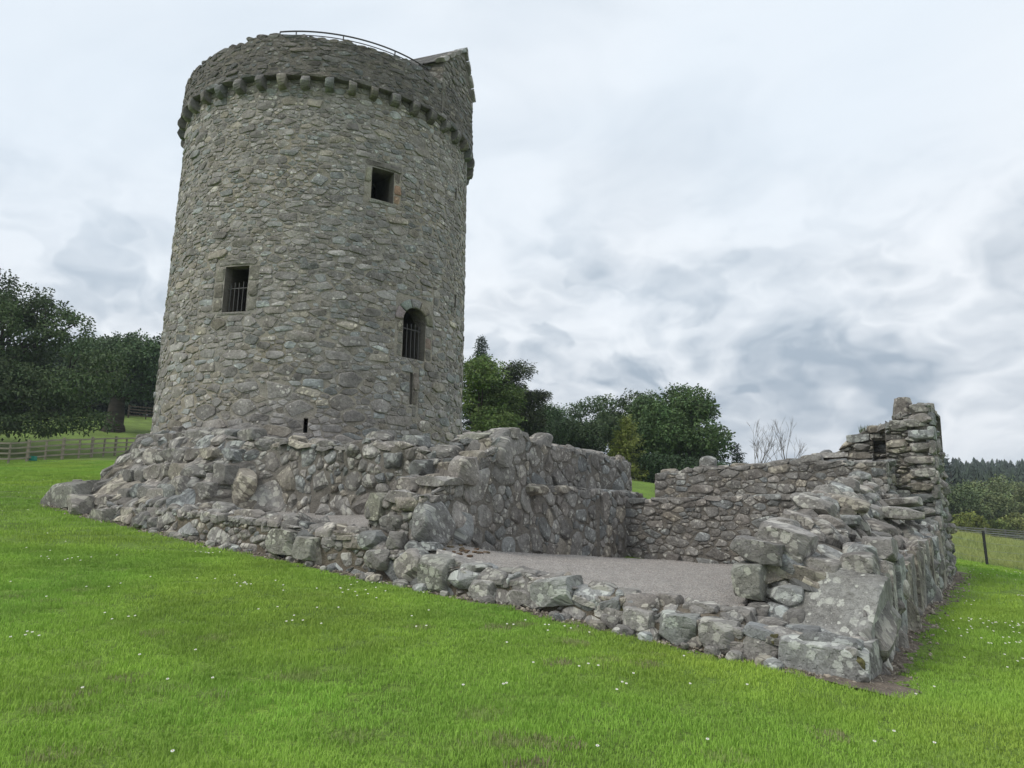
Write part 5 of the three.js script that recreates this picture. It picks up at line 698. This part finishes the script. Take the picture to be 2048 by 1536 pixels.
function crown(name, geo, mat, pts, parent) {
  const gp = geo.attributes.position, gn = geo.attributes.normal, gi = geo.index, nv = gp.count, ni = gi.count, P = new Float32Array(pts.length * nv * 3), Nn = new Float32Array(P.length), C = new Float32Array(P.length), I = new Uint32Array(pts.length * ni), m = new THREE.Matrix4(), e = m.elements; let o = 0;
  pts.forEach((p, k) => { m.makeRotationFromEuler(p.e); for (let i = 0; i < nv; i++, o += 3) { const x = gp.getX(i) * p.s, y = gp.getY(i) * p.s, z = gp.getZ(i) * p.s, a = gn.getX(i), b = gn.getY(i), c = gn.getZ(i); P[o] = p.x + e[0] * x + e[4] * y + e[8] * z; P[o + 1] = p.y + e[1] * x + e[5] * y + e[9] * z; P[o + 2] = p.z + e[2] * x + e[6] * y + e[10] * z; Nn[o] = e[0] * a + e[4] * b + e[8] * c; Nn[o + 1] = e[1] * a + e[5] * b + e[9] * c; Nn[o + 2] = e[2] * a + e[6] * b + e[10] * c; C[o] = p.c[0]; C[o + 1] = p.c[1]; C[o + 2] = p.c[2]; } for (let i = 0; i < ni; i++) I[k * ni + i] = k * nv + gi.getX(i); });
  const g = new THREE.BufferGeometry(); g.setAttribute('position', new THREE.BufferAttribute(P, 3)); g.setAttribute('normal', new THREE.BufferAttribute(Nn, 3)); g.setAttribute('color', new THREE.BufferAttribute(C, 3)); g.setIndex(new THREE.BufferAttribute(I, 1)); mat.vertexColors = true; counts.leaves = (counts.leaves ?? 0) + ni / 3 * pts.length; return part(name, g, mat, parent);
}
// lobes: [x, y, z, radius, flatness] about the foot of the tree
function broadleaf(name, label, at, lobes, o, seed, group) {
  const rng = RNG(seed), g = thing(name, label, o.category ?? 'tree', at, group), tr = [], pts = [];
  const H = o.trunkTop ?? 2.5, r = o.trunk ?? 0.35;
  tr.push(limb([0, -0.4, 0], [0, 0.5, 0], r * 1.6, r * 1.1, rng, 3), limb([0, 0.4, 0], [(rng() - 0.5) * 0.4, H, (rng() - 0.5) * 0.4], r * 1.12, r * 0.75, rng));
  for (const l of lobes) { tr.push(limb([0, H * 0.85, 0], [l[0] * 0.8, lerp(H, l[1], 0.85), l[2] * 0.8], r * 0.45, r * 0.08, rng)); for (let i = 0; i < 3; i++) { const a = rng() * 6.28, e = rng() * 1.2 - 0.2; tr.push(limb([l[0] * 0.8, lerp(H, l[1], 0.85), l[2] * 0.8], [l[0] + Math.cos(a) * l[3] * 0.8, l[1] + Math.sin(e) * l[3] * 0.8, l[2] + Math.sin(a) * l[3] * 0.8], r * 0.10, r * 0.02, rng, 3)); } }
  lobes.forEach((l, k) => { const n = Math.round(o.density * l[3] * l[3]), lc = 0.7 + 0.6 * rng(); for (let i = 0; i < n; i++) { const z = rng() * 2 - 1, a = rng() * 6.28, h = Math.sqrt(1 - z * z), nx = h * Math.cos(a), ny = z, nz = h * Math.sin(a); const rough = 1 + 0.30 * vn(nx * 2.4 + k * 7, ny * 2.4, nz * 2.4 + seed) + 0.2 * vn(nx * 6 + k, ny * 6, nz * 6), q = l[3] * rough * (0.45 + 0.6 * Math.pow(rng(), 0.45)); if (vn(nx * 4 + k * 3, ny * 4 + seed, nz * 4) < -0.42) continue; const x = l[0] + nx * q, y = l[1] + ny * q * (l[4] ?? 0.85), zz = l[2] + nz * q; if (y < (o.skirt ?? 0.6)) continue; const v = lc * (0.8 + 0.4 * rng()) ; pts.push({ x, y, z: zz, s: 0.75 + 0.6 * rng(), e: new THREE.Euler(rng() * 0.9 - 0.45, rng() * 6.28, rng() * 0.9 - 0.45), c: [v * (0.9 + 0.25 * rng()), v, v * 0.9] }); } });
  part('trunk', mergeGeometries(tr), o.bark ?? mBark, g); crown('crown', spray(o.leaves ?? 8, o.R ?? 0.3, o.lw ?? 0.09, o.ll ?? 0.15, rng, o.drop ?? 0), leafMat(o.color), pts, g);
  counts[name + seed] = pts.length; return g;
}
function lobesIn(n, seed, rx, ry, rz, y0, rmin, rmax) { const r = RNG(seed), L = []; for (let i = 0; i < n; i++) { const z = r() * 2 - 1, a = r() * 6.28, h = Math.sqrt(1 - z * z), k = 0.55 + 0.45 * r(); L.push([h * Math.cos(a) * rx * k, y0 + z * ry * k, h * Math.sin(a) * rz * k, lerp(rmin, rmax, r()), 0.75]); } return L; }
function conifer(name, label, at, h, rad, o, seed, group) {
  const rng = RNG(seed), g = thing(name, label, 'tree', at, group), tr = [limb([0, -0.3, 0], [0, h * 0.98, 0], h * 0.022, 0.01, rng, 6)], pts = [];
  for (let y = o.y0 ?? 0.6; y < h; y += lerp(0.42, 0.22, y / h) * (o.gap ?? 1)) { const k = y / h, R = rad * Math.pow(1 - k, o.pow ?? 0.9) * (0.75 + 0.5 * rng()) + 0.08, nb = Math.max(4, Math.round(5 + R * 2.2)); for (let b = 0; b < nb; b++) { const a = rng() * 6.28, L = R * (0.65 + 0.5 * rng()), tip = [Math.cos(a) * L, y + L * ((o.rise ?? 0.1) - 0.35 * (1 - k)), Math.sin(a) * L]; if (L > 0.7) tr.push(limb([0, y, 0], tip, 0.02 + L * 0.008, 0.004, rng, 2)); const ns = Math.ceil(L / 0.16) * (o.mult ?? 1); for (let s = 0; s < ns; s++) { const q = (s + rng()) / ns, w = 0.28 * (1 - q * 0.6) * Math.min(1, L); const v = 0.75 + 0.5 * rng(); pts.push({ x: tip[0] * q + (rng() - 0.5) * w, y: lerp(y, tip[1], q) + (rng() - 0.5) * 0.12 - 0.05 * q, z: tip[2] * q + (rng() - 0.5) * w, s: 0.7 + 0.5 * rng(), e: new THREE.Euler((rng() - 0.5) * 0.8, -a + (rng() - 0.5), (rng() - 0.5) * 0.6), c: [v, v, v] }); } } }
  part('trunk', mergeGeometries(tr), mBark, g); crown('crown', spray(o.leaves ?? 10, 0.2, 0.05, 0.17, rng, 0.15), leafMat(o.color), pts, g); counts[name + seed] = pts.length; return g;
}
const at = (x, z) => [x, G(x, z), z];
// left: the great dark tree by the fence and the trees behind it
broadleaf('broadleaf_tree', 'great dark spreading tree whose skirts hang over the wooden fence', at(-35.5, -46), [...lobesIn(15, 1, 5.2, 4.4, 4.6, 5.3, 1.5, 2.1).map(l => [...l.slice(0, 4), 0.6]), ...lobesIn(60, 71, 8.0, 6.3, 5.5, 5.6, 0.55, 1.15).map(l => [...l.slice(0, 4), 0.5]), [6.5, 3.2, 2, 2.2, 0.6], [8.2, 3.6, 1, 2.0, 0.6], [4, 2.6, 3.5, 2.1, 0.5], [0, 2.6, 4, 2.2, 0.5], [9.2, 5, 0, 1.6, 0.7], [9.4, 1.7, 0.8, 1.4, 0.5], [5, 1.3, 3, 1.7, 0.5], [1.5, 1.2, 4, 1.8, 0.5], [7.4, 1.3, 2, 1.6, 0.5], [2, 10.4, 0, 1.4, 0.8], [4.8, 9.2, 0, 1.4, 0.8], [-1, 11.2, 0, 1.5, 0.8], [7.0, 7.6, 0, 1.5, 0.8], [-4, 3, 3, 2.4, 0.5]], { density: 105, color: [0.062, 0.10, 0.036], trunk: 0.7, trunkTop: 3, leaves: 8, R: 0.3, lw: 0.10, ll: 0.18, skirt: 0.35 }, 11);
broadleaf('broadleaf_tree', 'tall rounded tree with bare lower trunk on the slope left of the tower', at(-33.4, -62), [...lobesIn(12, 2, 3.4, 2.2, 3, 5.4, 1.2, 1.8), [3.8, 3.6, 0, 1.3, 0.7], [4.8, 5.0, 0, 1.6, 0.8], [-2.4, 7.2, 0, 1.3, 0.6], [1.4, 7.4, 0, 1.4, 0.6], [4.4, 7.0, 0, 1.6, 0.8]], { density: 120, color: [0.075, 0.125, 0.055], trunk: 0.7, trunkTop: 3.2, leaves: 8, R: 0.36, lw: 0.13, ll: 0.22, skirt: 2.4 }, 12);
broadleaf('broadleaf_tree', 'dark rounded tree half hidden by the left edge of the tower', at(-26.5, -63), lobesIn(16, 3, 3.8, 2.8, 3, 4.6, 1.3, 2.0), { density: 110, color: [0.065, 0.115, 0.055], trunk: 0.5, trunkTop: 2, R: 0.38, lw: 0.14, ll: 0.24, skirt: 1.8 }, 13);
broadleaf('broadleaf_tree', 'dark tree filling the gap behind the fence between the two large trees', at(-45, -76), lobesIn(18, 4, 6, 2.4, 4, 4, 1.6, 2.4), { density: 70, color: [0.045, 0.08, 0.035], trunk: 0.5, trunkTop: 2, R: 0.42, lw: 0.16, ll: 0.26, skirt: 1.2 }, 14);
// right of the tower
conifer('spruce_tree', 'dark pointed spruce rising against the right edge of the tower', at(-2.0, -46), 8.3, 2.6, { color: [0.034, 0.06, 0.032], y0: 1, mult: 1.2 }, 21);
broadleaf('broadleaf_tree', 'yellow-green bushy tree close against the right edge of the tower', at(-1.8, -43), lobesIn(14, 5, 1.7, 2.6, 1.5, 3.6, 0.8, 1.3), { density: 210, color: [0.10, 0.155, 0.04], trunk: 0.25, trunkTop: 1.4, R: 0.24, lw: 0.09, ll: 0.15, skirt: 0.3 }, 22);
broadleaf('pine_tree', 'ragged dark pine with plumes reaching right beside the tower', at(-0.2, -46), [[0.2, 4.6, 0, 1.3, 0.6], [1.4, 4.3, 0, 1.0, 0.5], [0.6, 6.2, 0, 0.9, 0.6], [-0.6, 5.6, 0, 1.2, 0.7], [1.0, 2.6, 0, 1.3, 0.6], [-0.3, 3.2, 0, 1.6, 0.7], [1.3, 3.4, 0, 1.0, 0.5], [-0.4, 1.6, 0, 1.6, 0.7], [1.0, 1.4, 0, 1.2, 0.7], [1.8, 4.6, 0.2, 0.6, 0.5], [1.7, 2.9, 0.2, 0.6, 0.5]], { density: 260, color: [0.045, 0.065, 0.026], trunk: 0.22, trunkTop: 2.5, R: 0.2, lw: 0.05, ll: 0.17, leaves: 12, skirt: 0.2 }, 23);
broadleaf('broadleaf_tree', 'pale green rounded tree beyond the ragged pine', at(3.3, -70), lobesIn(14, 6, 2.6, 2.0, 2, 3.4, 1.0, 1.6), { density: 130, color: [0.085, 0.155, 0.06], trunk: 0.3, trunkTop: 1.5, R: 0.3, lw: 0.11, ll: 0.18 }, 24);
broadleaf('broadleaf_tree', 'dark rounded bushy tree beside the pale green rounded tree', at(5.2, -64), lobesIn(12, 7, 1.6, 1.7, 1.6, 2.8, 0.9, 1.3), { density: 170, color: [0.05, 0.09, 0.042], trunk: 0.25, trunkTop: 1.2, R: 0.26, lw: 0.09, ll: 0.15 }, 25);
broadleaf('broadleaf_tree', 'loose blue-green tree behind the cross wall, left of the golden conifer', at(5.2, -48), [...lobesIn(14, 8, 2.0, 1.9, 1.6, 2.5, 0.8, 1.25), [0.2, 4.6, 0, 0.7, 0.8], [-0.9, 4.2, 0, 0.7, 0.8]], { density: 200, color: [0.068, 0.11, 0.052], trunk: 0.2, trunkTop: 1.2, R: 0.24, lw: 0.08, ll: 0.14, skirt: 0.1 }, 26);
conifer('golden_conifer', 'small golden yellow conifer in front of the dark trees', at(6.4, -41), 3.5, 1.15, { color: [0.17, 0.20, 0.04], y0: 0.15, mult: 1.6, gap: 0.7, pow: 0.75, rise: 0.25 }, 27);
broadleaf('broadleaf_tree', 'broad dark green tree with a domed crown behind the back wall', at(10.3, -46), [...lobesIn(20, 9, 3.2, 2.6, 2.6, 2.7, 0.9, 1.5), ...lobesIn(22, 79, 3.9, 3.3, 2.8, 2.7, 0.45, 0.8), [-1.6, 5.0, 0, 1.0, 0.8], [0.2, 5.5, 0, 0.9, 0.8], [1.5, 4.9, 0, 0.9, 0.8]], { density: 190, color: [0.075, 0.13, 0.046], trunk: 0.4, trunkTop: 1.4, R: 0.26, lw: 0.1, ll: 0.16, skirt: 0.05 }, 28);
broadleaf('broadleaf_tree', 'lighter green upright tree between the golden conifer and the domed crown', at(7.8, -50), lobesIn(12, 10, 1.8, 2.2, 1.6, 4.0, 0.8, 1.2), { density: 190, color: [0.09, 0.14, 0.055], trunk: 0.25, trunkTop: 1.5, R: 0.24, lw: 0.09, ll: 0.14 }, 29);
conifer('spruce_tree', 'slim dark conifer at the right end of the domed tree', at(14.0, -46), 3.1, 0.9, { color: [0.02, 0.036, 0.02], y0: 0.1, mult: 1.4 }, 30);
// laurel-like bushes at the foot of the group
for (const [x, z, s, lab] of [[8.5, -41, 1, 'low dark evergreen bush under the left of the domed tree'], [10.6, -41, 2, 'low dark evergreen bush under the middle of the domed tree'], [12.6, -42, 3, 'low dark evergreen bush under the right of the domed tree']]) broadleaf('bush', lab, at(x, z), lobesIn(8, 40 + s, 1.1, 0.6, 0.9, 0.75, 0.5, 0.85), { category: 'bush', density: 260, color: [0.045, 0.085, 0.036], trunk: 0.08, trunkTop: 0.4, R: 0.2, lw: 0.08, ll: 0.14, skirt: 0.02 }, 50 + s);
// two bare trees
function bareTree(label, p, h, seed) {
  const rng = RNG(seed), g = thing('bare_tree', label, 'tree', p), br = []; const tw = [];
  const grow = (a, d, L, r, k) => { const b = a.clone().addScaledVector(d, L); (k > 1 ? tw : br).push(limb(a.toArray(), b.toArray(), r, r * 0.62, rng, 3)); if (k > 4 || L < 0.25) return; const n = k < 1 ? 5 : 2 + (rng() < 0.45 ? 1 : 0); for (let i = 0; i < n; i++) { const e = d.clone().add(new THREE.Vector3(rng() - 0.5, rng() * 0.35, rng() - 0.5).multiplyScalar(k < 1 ? 1.5 : 0.85)).normalize(); grow(b, e, L * (0.6 + 0.3 * rng()), r * 0.62, k + 1); } };
  grow(new THREE.Vector3(0, -0.3, 0), new THREE.Vector3(0, 1, 0), h * 0.24, h * 0.008, 0); const m = M({ map: mapBark, color: new THREE.Color(0.22, 0.20, 0.19) });
  part('trunk', mergeGeometries(br), m, g); part('twigs', mergeGeometries(tw), m, g, { kind: 'stuff' });
}
bareTree('bare leafless tree with a fan of thin branches behind the back wall', at(22.2, -60), 8.6, 61); bareTree('thin leafless tree leaning beside the dark conifer', at(19.6, -60), 8.0, 62);

// ---------------------------------------------------------------- the wood on the right
{
  const rng = RNG(808), M4 = new THREE.Matrix4(), q = new THREE.Quaternion(), up = new THREE.Vector3(0, 1, 0), c = new THREE.Color();
  // trees along the edge of the field, each with pale stems
  const stem = M({ map: mapBark, color: new THREE.Color(0.42, 0.39, 0.34) });
  const list = [[45.8, -77, 5.0, [0.10, 0.145, 0.06], 'dense olive tree nearest the right corner of the gable'], [49.6, -80, 5.6, [0.155, 0.20, 0.085], 'pale-stemmed grey-green tree right of the dense olive tree'], [54.0, -82, 6.4, [0.17, 0.21, 0.095], 'tallest pale grey-green tree at the edge of the field'], [58.0, -83, 6.0, [0.155, 0.195, 0.085], 'grey-green tree cut by the edge of the picture'],
    [44.6, -73, 2.2, [0.19, 0.23, 0.05], 'bright yellow-green shrub beside the field'], [47.0, -72.5, 1.5, [0.15, 0.20, 0.05], 'low green shrub in the gap right of the bright shrub'], [49.6, -73.5, 2.4, [0.19, 0.22, 0.07], 'light green shrub at the far end of the field edge']];
  list.forEach(([x, z, h, col, lab], i) => broadleaf(h < 3 ? 'shrub' : 'field_tree', lab, at(x, z), [...lobesIn(11, 90 + i, h * 0.5, h * 0.38, h * 0.4, h * 0.52, h * 0.17, h * 0.27), [0, h * 0.85, 0, h * 0.22, 0.9]], { category: h < 3 ? 'shrub' : 'tree', density: 1700 / (h * h), color: col, trunk: h * 0.035, trunkTop: h * 0.4, R: 0.34, lw: 0.13, ll: 0.22, bark: stem, skirt: 0.1 }, 100 + i));
  // conifers of the far wood: rings of drooping boughs on a stem
  const cg = seed => { const r = RNG(seed), p = [], ix = []; for (let k = 0; k < 13; k++) { const y = 0.12 + k / 13 * 0.88, R = 0.21 * Math.pow(1 - k / 13.3, 0.85), n = 11; for (let i = 0; i < n; i++) { const a = i / n * 6.28 + r() * 0.6, w = 0.24 + r() * 0.12, L = R * (0.65 + 0.6 * r()), d = 0.04 + 0.05 * r(), b = p.length / 3; p.push(0, y + 0.055, 0, Math.cos(a - w) * L * 0.75, y - d * 0.5, Math.sin(a - w) * L * 0.75, Math.cos(a + w) * L * 0.75, y - d * 0.5, Math.sin(a + w) * L * 0.75, Math.cos(a) * L, y - d, Math.sin(a) * L); ix.push(b, b + 1, b + 2, b + 1, b + 3, b + 2); } } const g = new THREE.BufferGeometry(); g.setAttribute('position', new THREE.Float32BufferAttribute(p, 3)); g.setIndex(ix); g.computeVertexNormals(); return g; };
  const wood = new THREE.Group(); wood.name = 'distant_wood'; wood.userData = { kind: 'stuff', label: 'dark conifer wood on the far hillside' }; scene.add(wood);
  for (let v = 0; v < 3; v++) { const P = []; for (let i = 0; i < 900; i++) { const d = 105 + rng() * 230, a = 0.50 + rng() * 0.42, x = d * Math.sin(a), z = -d * Math.cos(a); if (d < 130 && rng() < 0.4) continue; P.push([x, z, (5 + rng() * 4.5) * lerp(0.9, 1.5, (d - 105) / 230)]); }
    const im = new THREE.InstancedMesh(cg(70 + v), leafMat([0.034, 0.052, 0.03]), P.length); im.name = 'conifers'; im.userData.kind = 'stuff'; P.forEach(([x, z, h], i) => { q.setFromAxisAngle(up, rng() * 6.28); M4.compose(new THREE.Vector3(x, G(x, z) - 0.4, z), q, new THREE.Vector3(h * 1.9, h, h * 1.9)); im.setMatrixAt(i, M4); const k = 0.7 + 0.7 * rng(); c.setRGB(k, k, k); im.setColorAt(i, c); }); wood.add(im); }
  // the near dark flank of the wood, close behind the gable
  for (const [x, z, h, s] of [[66, -112, 10.4, 1], [70.5, -113, 9.2, 2], [62, -112, 10, 3], [75, -116, 9, 4]]) conifer('spruce_tree', ['dark spruce at the left shoulder of the far wood', 'dark spruce second from the left on the shoulder of the far wood', 'dark spruce half behind the gable remnant', 'dark spruce at the right foot of the wood shoulder'][s - 1], at(x, z), h, 3.6, { color: [0.018, 0.03, 0.018], gap: 2.4, mult: 0.7 }, 200 + s);
}
// left backdrop: hedge of trees closing the horizon beyond the pasture
{
  const rng = RNG(818), M4 = new THREE.Matrix4(), q = new THREE.Quaternion(), c = new THREE.Color(), P = [];
  const sp = spray(10, 0.6, 0.3, 0.45, rng);
  for (let k = 0; k < 90; k++) { const a = -0.75 + rng() * 0.42, d = 84 + rng() * 18, x = d * Math.sin(a), z = -d * Math.cos(a), R = 1.6 + rng() * 1.4, y = G(x, z) + R * 0.6 + rng() * 1.2; for (let i = 0; i < 170; i++) { const u = rng() * 2 - 1, b = rng() * 6.28, h = Math.sqrt(1 - u * u), r = R * (0.6 + 0.5 * rng()); P.push([x + h * Math.cos(b) * r, y + u * r, z + h * Math.sin(b) * r]); } }
  const im = new THREE.InstancedMesh(sp, leafMat([0.035, 0.06, 0.028]), P.length); im.name = 'distant_hedge'; im.userData = { kind: 'stuff', label: 'dark belt of trees along the top of the pasture' }; P.forEach(([x, y, z], i) => { q.setFromEuler(new THREE.Euler(rng(), rng() * 6, rng())); M4.compose(new THREE.Vector3(x, y, z), q, new THREE.Vector3(1, 1, 1)); im.setMatrixAt(i, M4); const v = 0.7 + 0.6 * rng(); c.setRGB(v, v, v); im.setColorAt(i, c); }); scene.add(im);
}

// ---------------------------------------------------------------- fences
function box(w, h, d, x, y, z, ry = 0, rz = 0) { const g = new THREE.BoxGeometry(w, h, d); if (rz) g.rotateZ(rz); if (ry) g.rotateY(ry); g.translate(x, y, z); return g; }
{
  const rng = RNG(919), fence = (name, label, pts, step, h, nr, postMat, o = {}) => {
    const g = thing(name, label, 'fence'), P = []; for (let k = 0; k + 1 < pts.length; k++) { const [a, b] = [pts[k], pts[k + 1]], L = Math.hypot(b[0] - a[0], b[1] - a[1]), n = Math.round(L / step); for (let i = 0; i < n + (k + 2 === pts.length ? 1 : 0); i++) P.push([lerp(a[0], b[0], i / n), lerp(a[1], b[1], i / n)]); }
    P.forEach(([x, z], i) => { const thick = i % 2 ? 0.085 : 0.13; part('post', box(thick, h + 0.5, thick, x, G(x, z) + h / 2 - 0.2 + (i % 2 ? -0.06 : 0.03), z, rng() * 0.2, (rng() - 0.5) * 0.03), postMat, g); });
    for (let i = 0; i + 1 < P.length; i += 1) { const a = P[i], b = P[i + 1], ya = G(...a), yb = G(...b), L = Math.hypot(b[0] - a[0], b[1] - a[1]), ry = Math.atan2(-(b[1] - a[1]), b[0] - a[0]), rz = Math.atan2(yb - ya, L); for (let r = 0; r < nr; r++) part('rail', box(L * 1.01, 0.09, 0.035, (a[0] + b[0]) / 2 + Math.sin(ry) * 0.09, (ya + yb) / 2 + h * (0.22 + 0.74 * r / (nr - 1)) + (rng() - 0.5) * 0.02, (a[1] + b[1]) / 2 + Math.cos(ry) * 0.09, ry, rz), postMat, g); }
  };
  fence('wooden_fence', 'weathered wooden post-and-rail fence across the grass left of the tower', [[-34, -39.2], [-27.2, -40.3], [-25.3, -43.5], [-24.9, -48], [-22.6, -55]], 1.02, 1.15, 4, mWood);
  fence('wooden_fence', 'dark far wooden fence on the slope under the rounded tree', [[-38, -73], [-31, -73], [-24, -75]], 1.8, 1.2, 4, M({ map: mapWood, color: new THREE.Color(0.12, 0.1, 0.08) }));
  // wire fence on the right
  const g = thing('wire_fence', 'thin wire fence with slim black metal posts beside the right lawn', 'fence'), P = [[10.2, -24.2], [15.75, -25], [21.5, -26.4], [28, -28.5]];
  P.forEach(([x, z], i) => part('post', box(0.06, 1.35, 0.06, x, G(x, z) + 0.47, z, 0.2, i === 1 ? 0.045 : 0), mIron, g));
  part('strut', limb([19.0, G(19, -25.9) + 0.02, -25.9], [21.5, G(21.5, -26.4) + 0.95, -26.4], 0.025, 0.025, rng), mIron, g);
  for (let i = 0; i < 3; i++) for (const y of [0.25, 0.5, 0.75, 1.08]) { const a = P[i], b = P[i + 1]; part('wire', limb([a[0], G(...a) + y, a[1]], [b[0], G(...b) + y, b[1]], y > 1 ? 0.008 : 0.004, y > 1 ? 0.008 : 0.004, () => 0.4, 2), M({ color: new THREE.Color(0.3, 0.31, 0.3), roughness: 0.5, metalness: 0.6 }), g); }
  fence('stock_fence', 'grey netting stock fence along the far side of the field', [[33, -63], [40, -66], [50, -68]], 2.2, 1.0, 5, M({ map: mapWood, color: new THREE.Color(0.30, 0.31, 0.30) }));
  // green trough
  const tx = -26.6, tz = -41.3, ty = G(tx, tz) + 0.18, tr = thing('trough', 'small teal green feed trough at the foot of the wooden fence', 'trough', [tx, ty, tz]); const s = new THREE.Shape(); s.moveTo(-0.14, 0.12); s.lineTo(-0.09, -0.12); s.lineTo(0.09, -0.12); s.lineTo(0.14, 0.12); s.lineTo(0.11, 0.12); s.lineTo(0.07, -0.09); s.lineTo(-0.07, -0.09); s.lineTo(-0.11, 0.12); s.closePath(); const e = new THREE.ExtrudeGeometry(s, { depth: 0.42, bevelEnabled: true, bevelSize: 0.006, bevelThickness: 0.006, bevelSegments: 1 }); e.translate(0, 0, -0.21); e.rotateY(Math.PI / 2); part('basin', e, M({ color: new THREE.Color(0.02, 0.24, 0.19), roughness: 0.5 }), tr); part('end_plate', mergeGeometries([box(0.02, 0.24, 0.24, -0.21, 0, 0), box(0.02, 0.24, 0.24, 0.21, 0, 0)]), M({ color: new THREE.Color(0.02, 0.22, 0.17), roughness: 0.5 }), tr);
}
console.log(JSON.stringify(counts));
renderer.render(scene, camera);
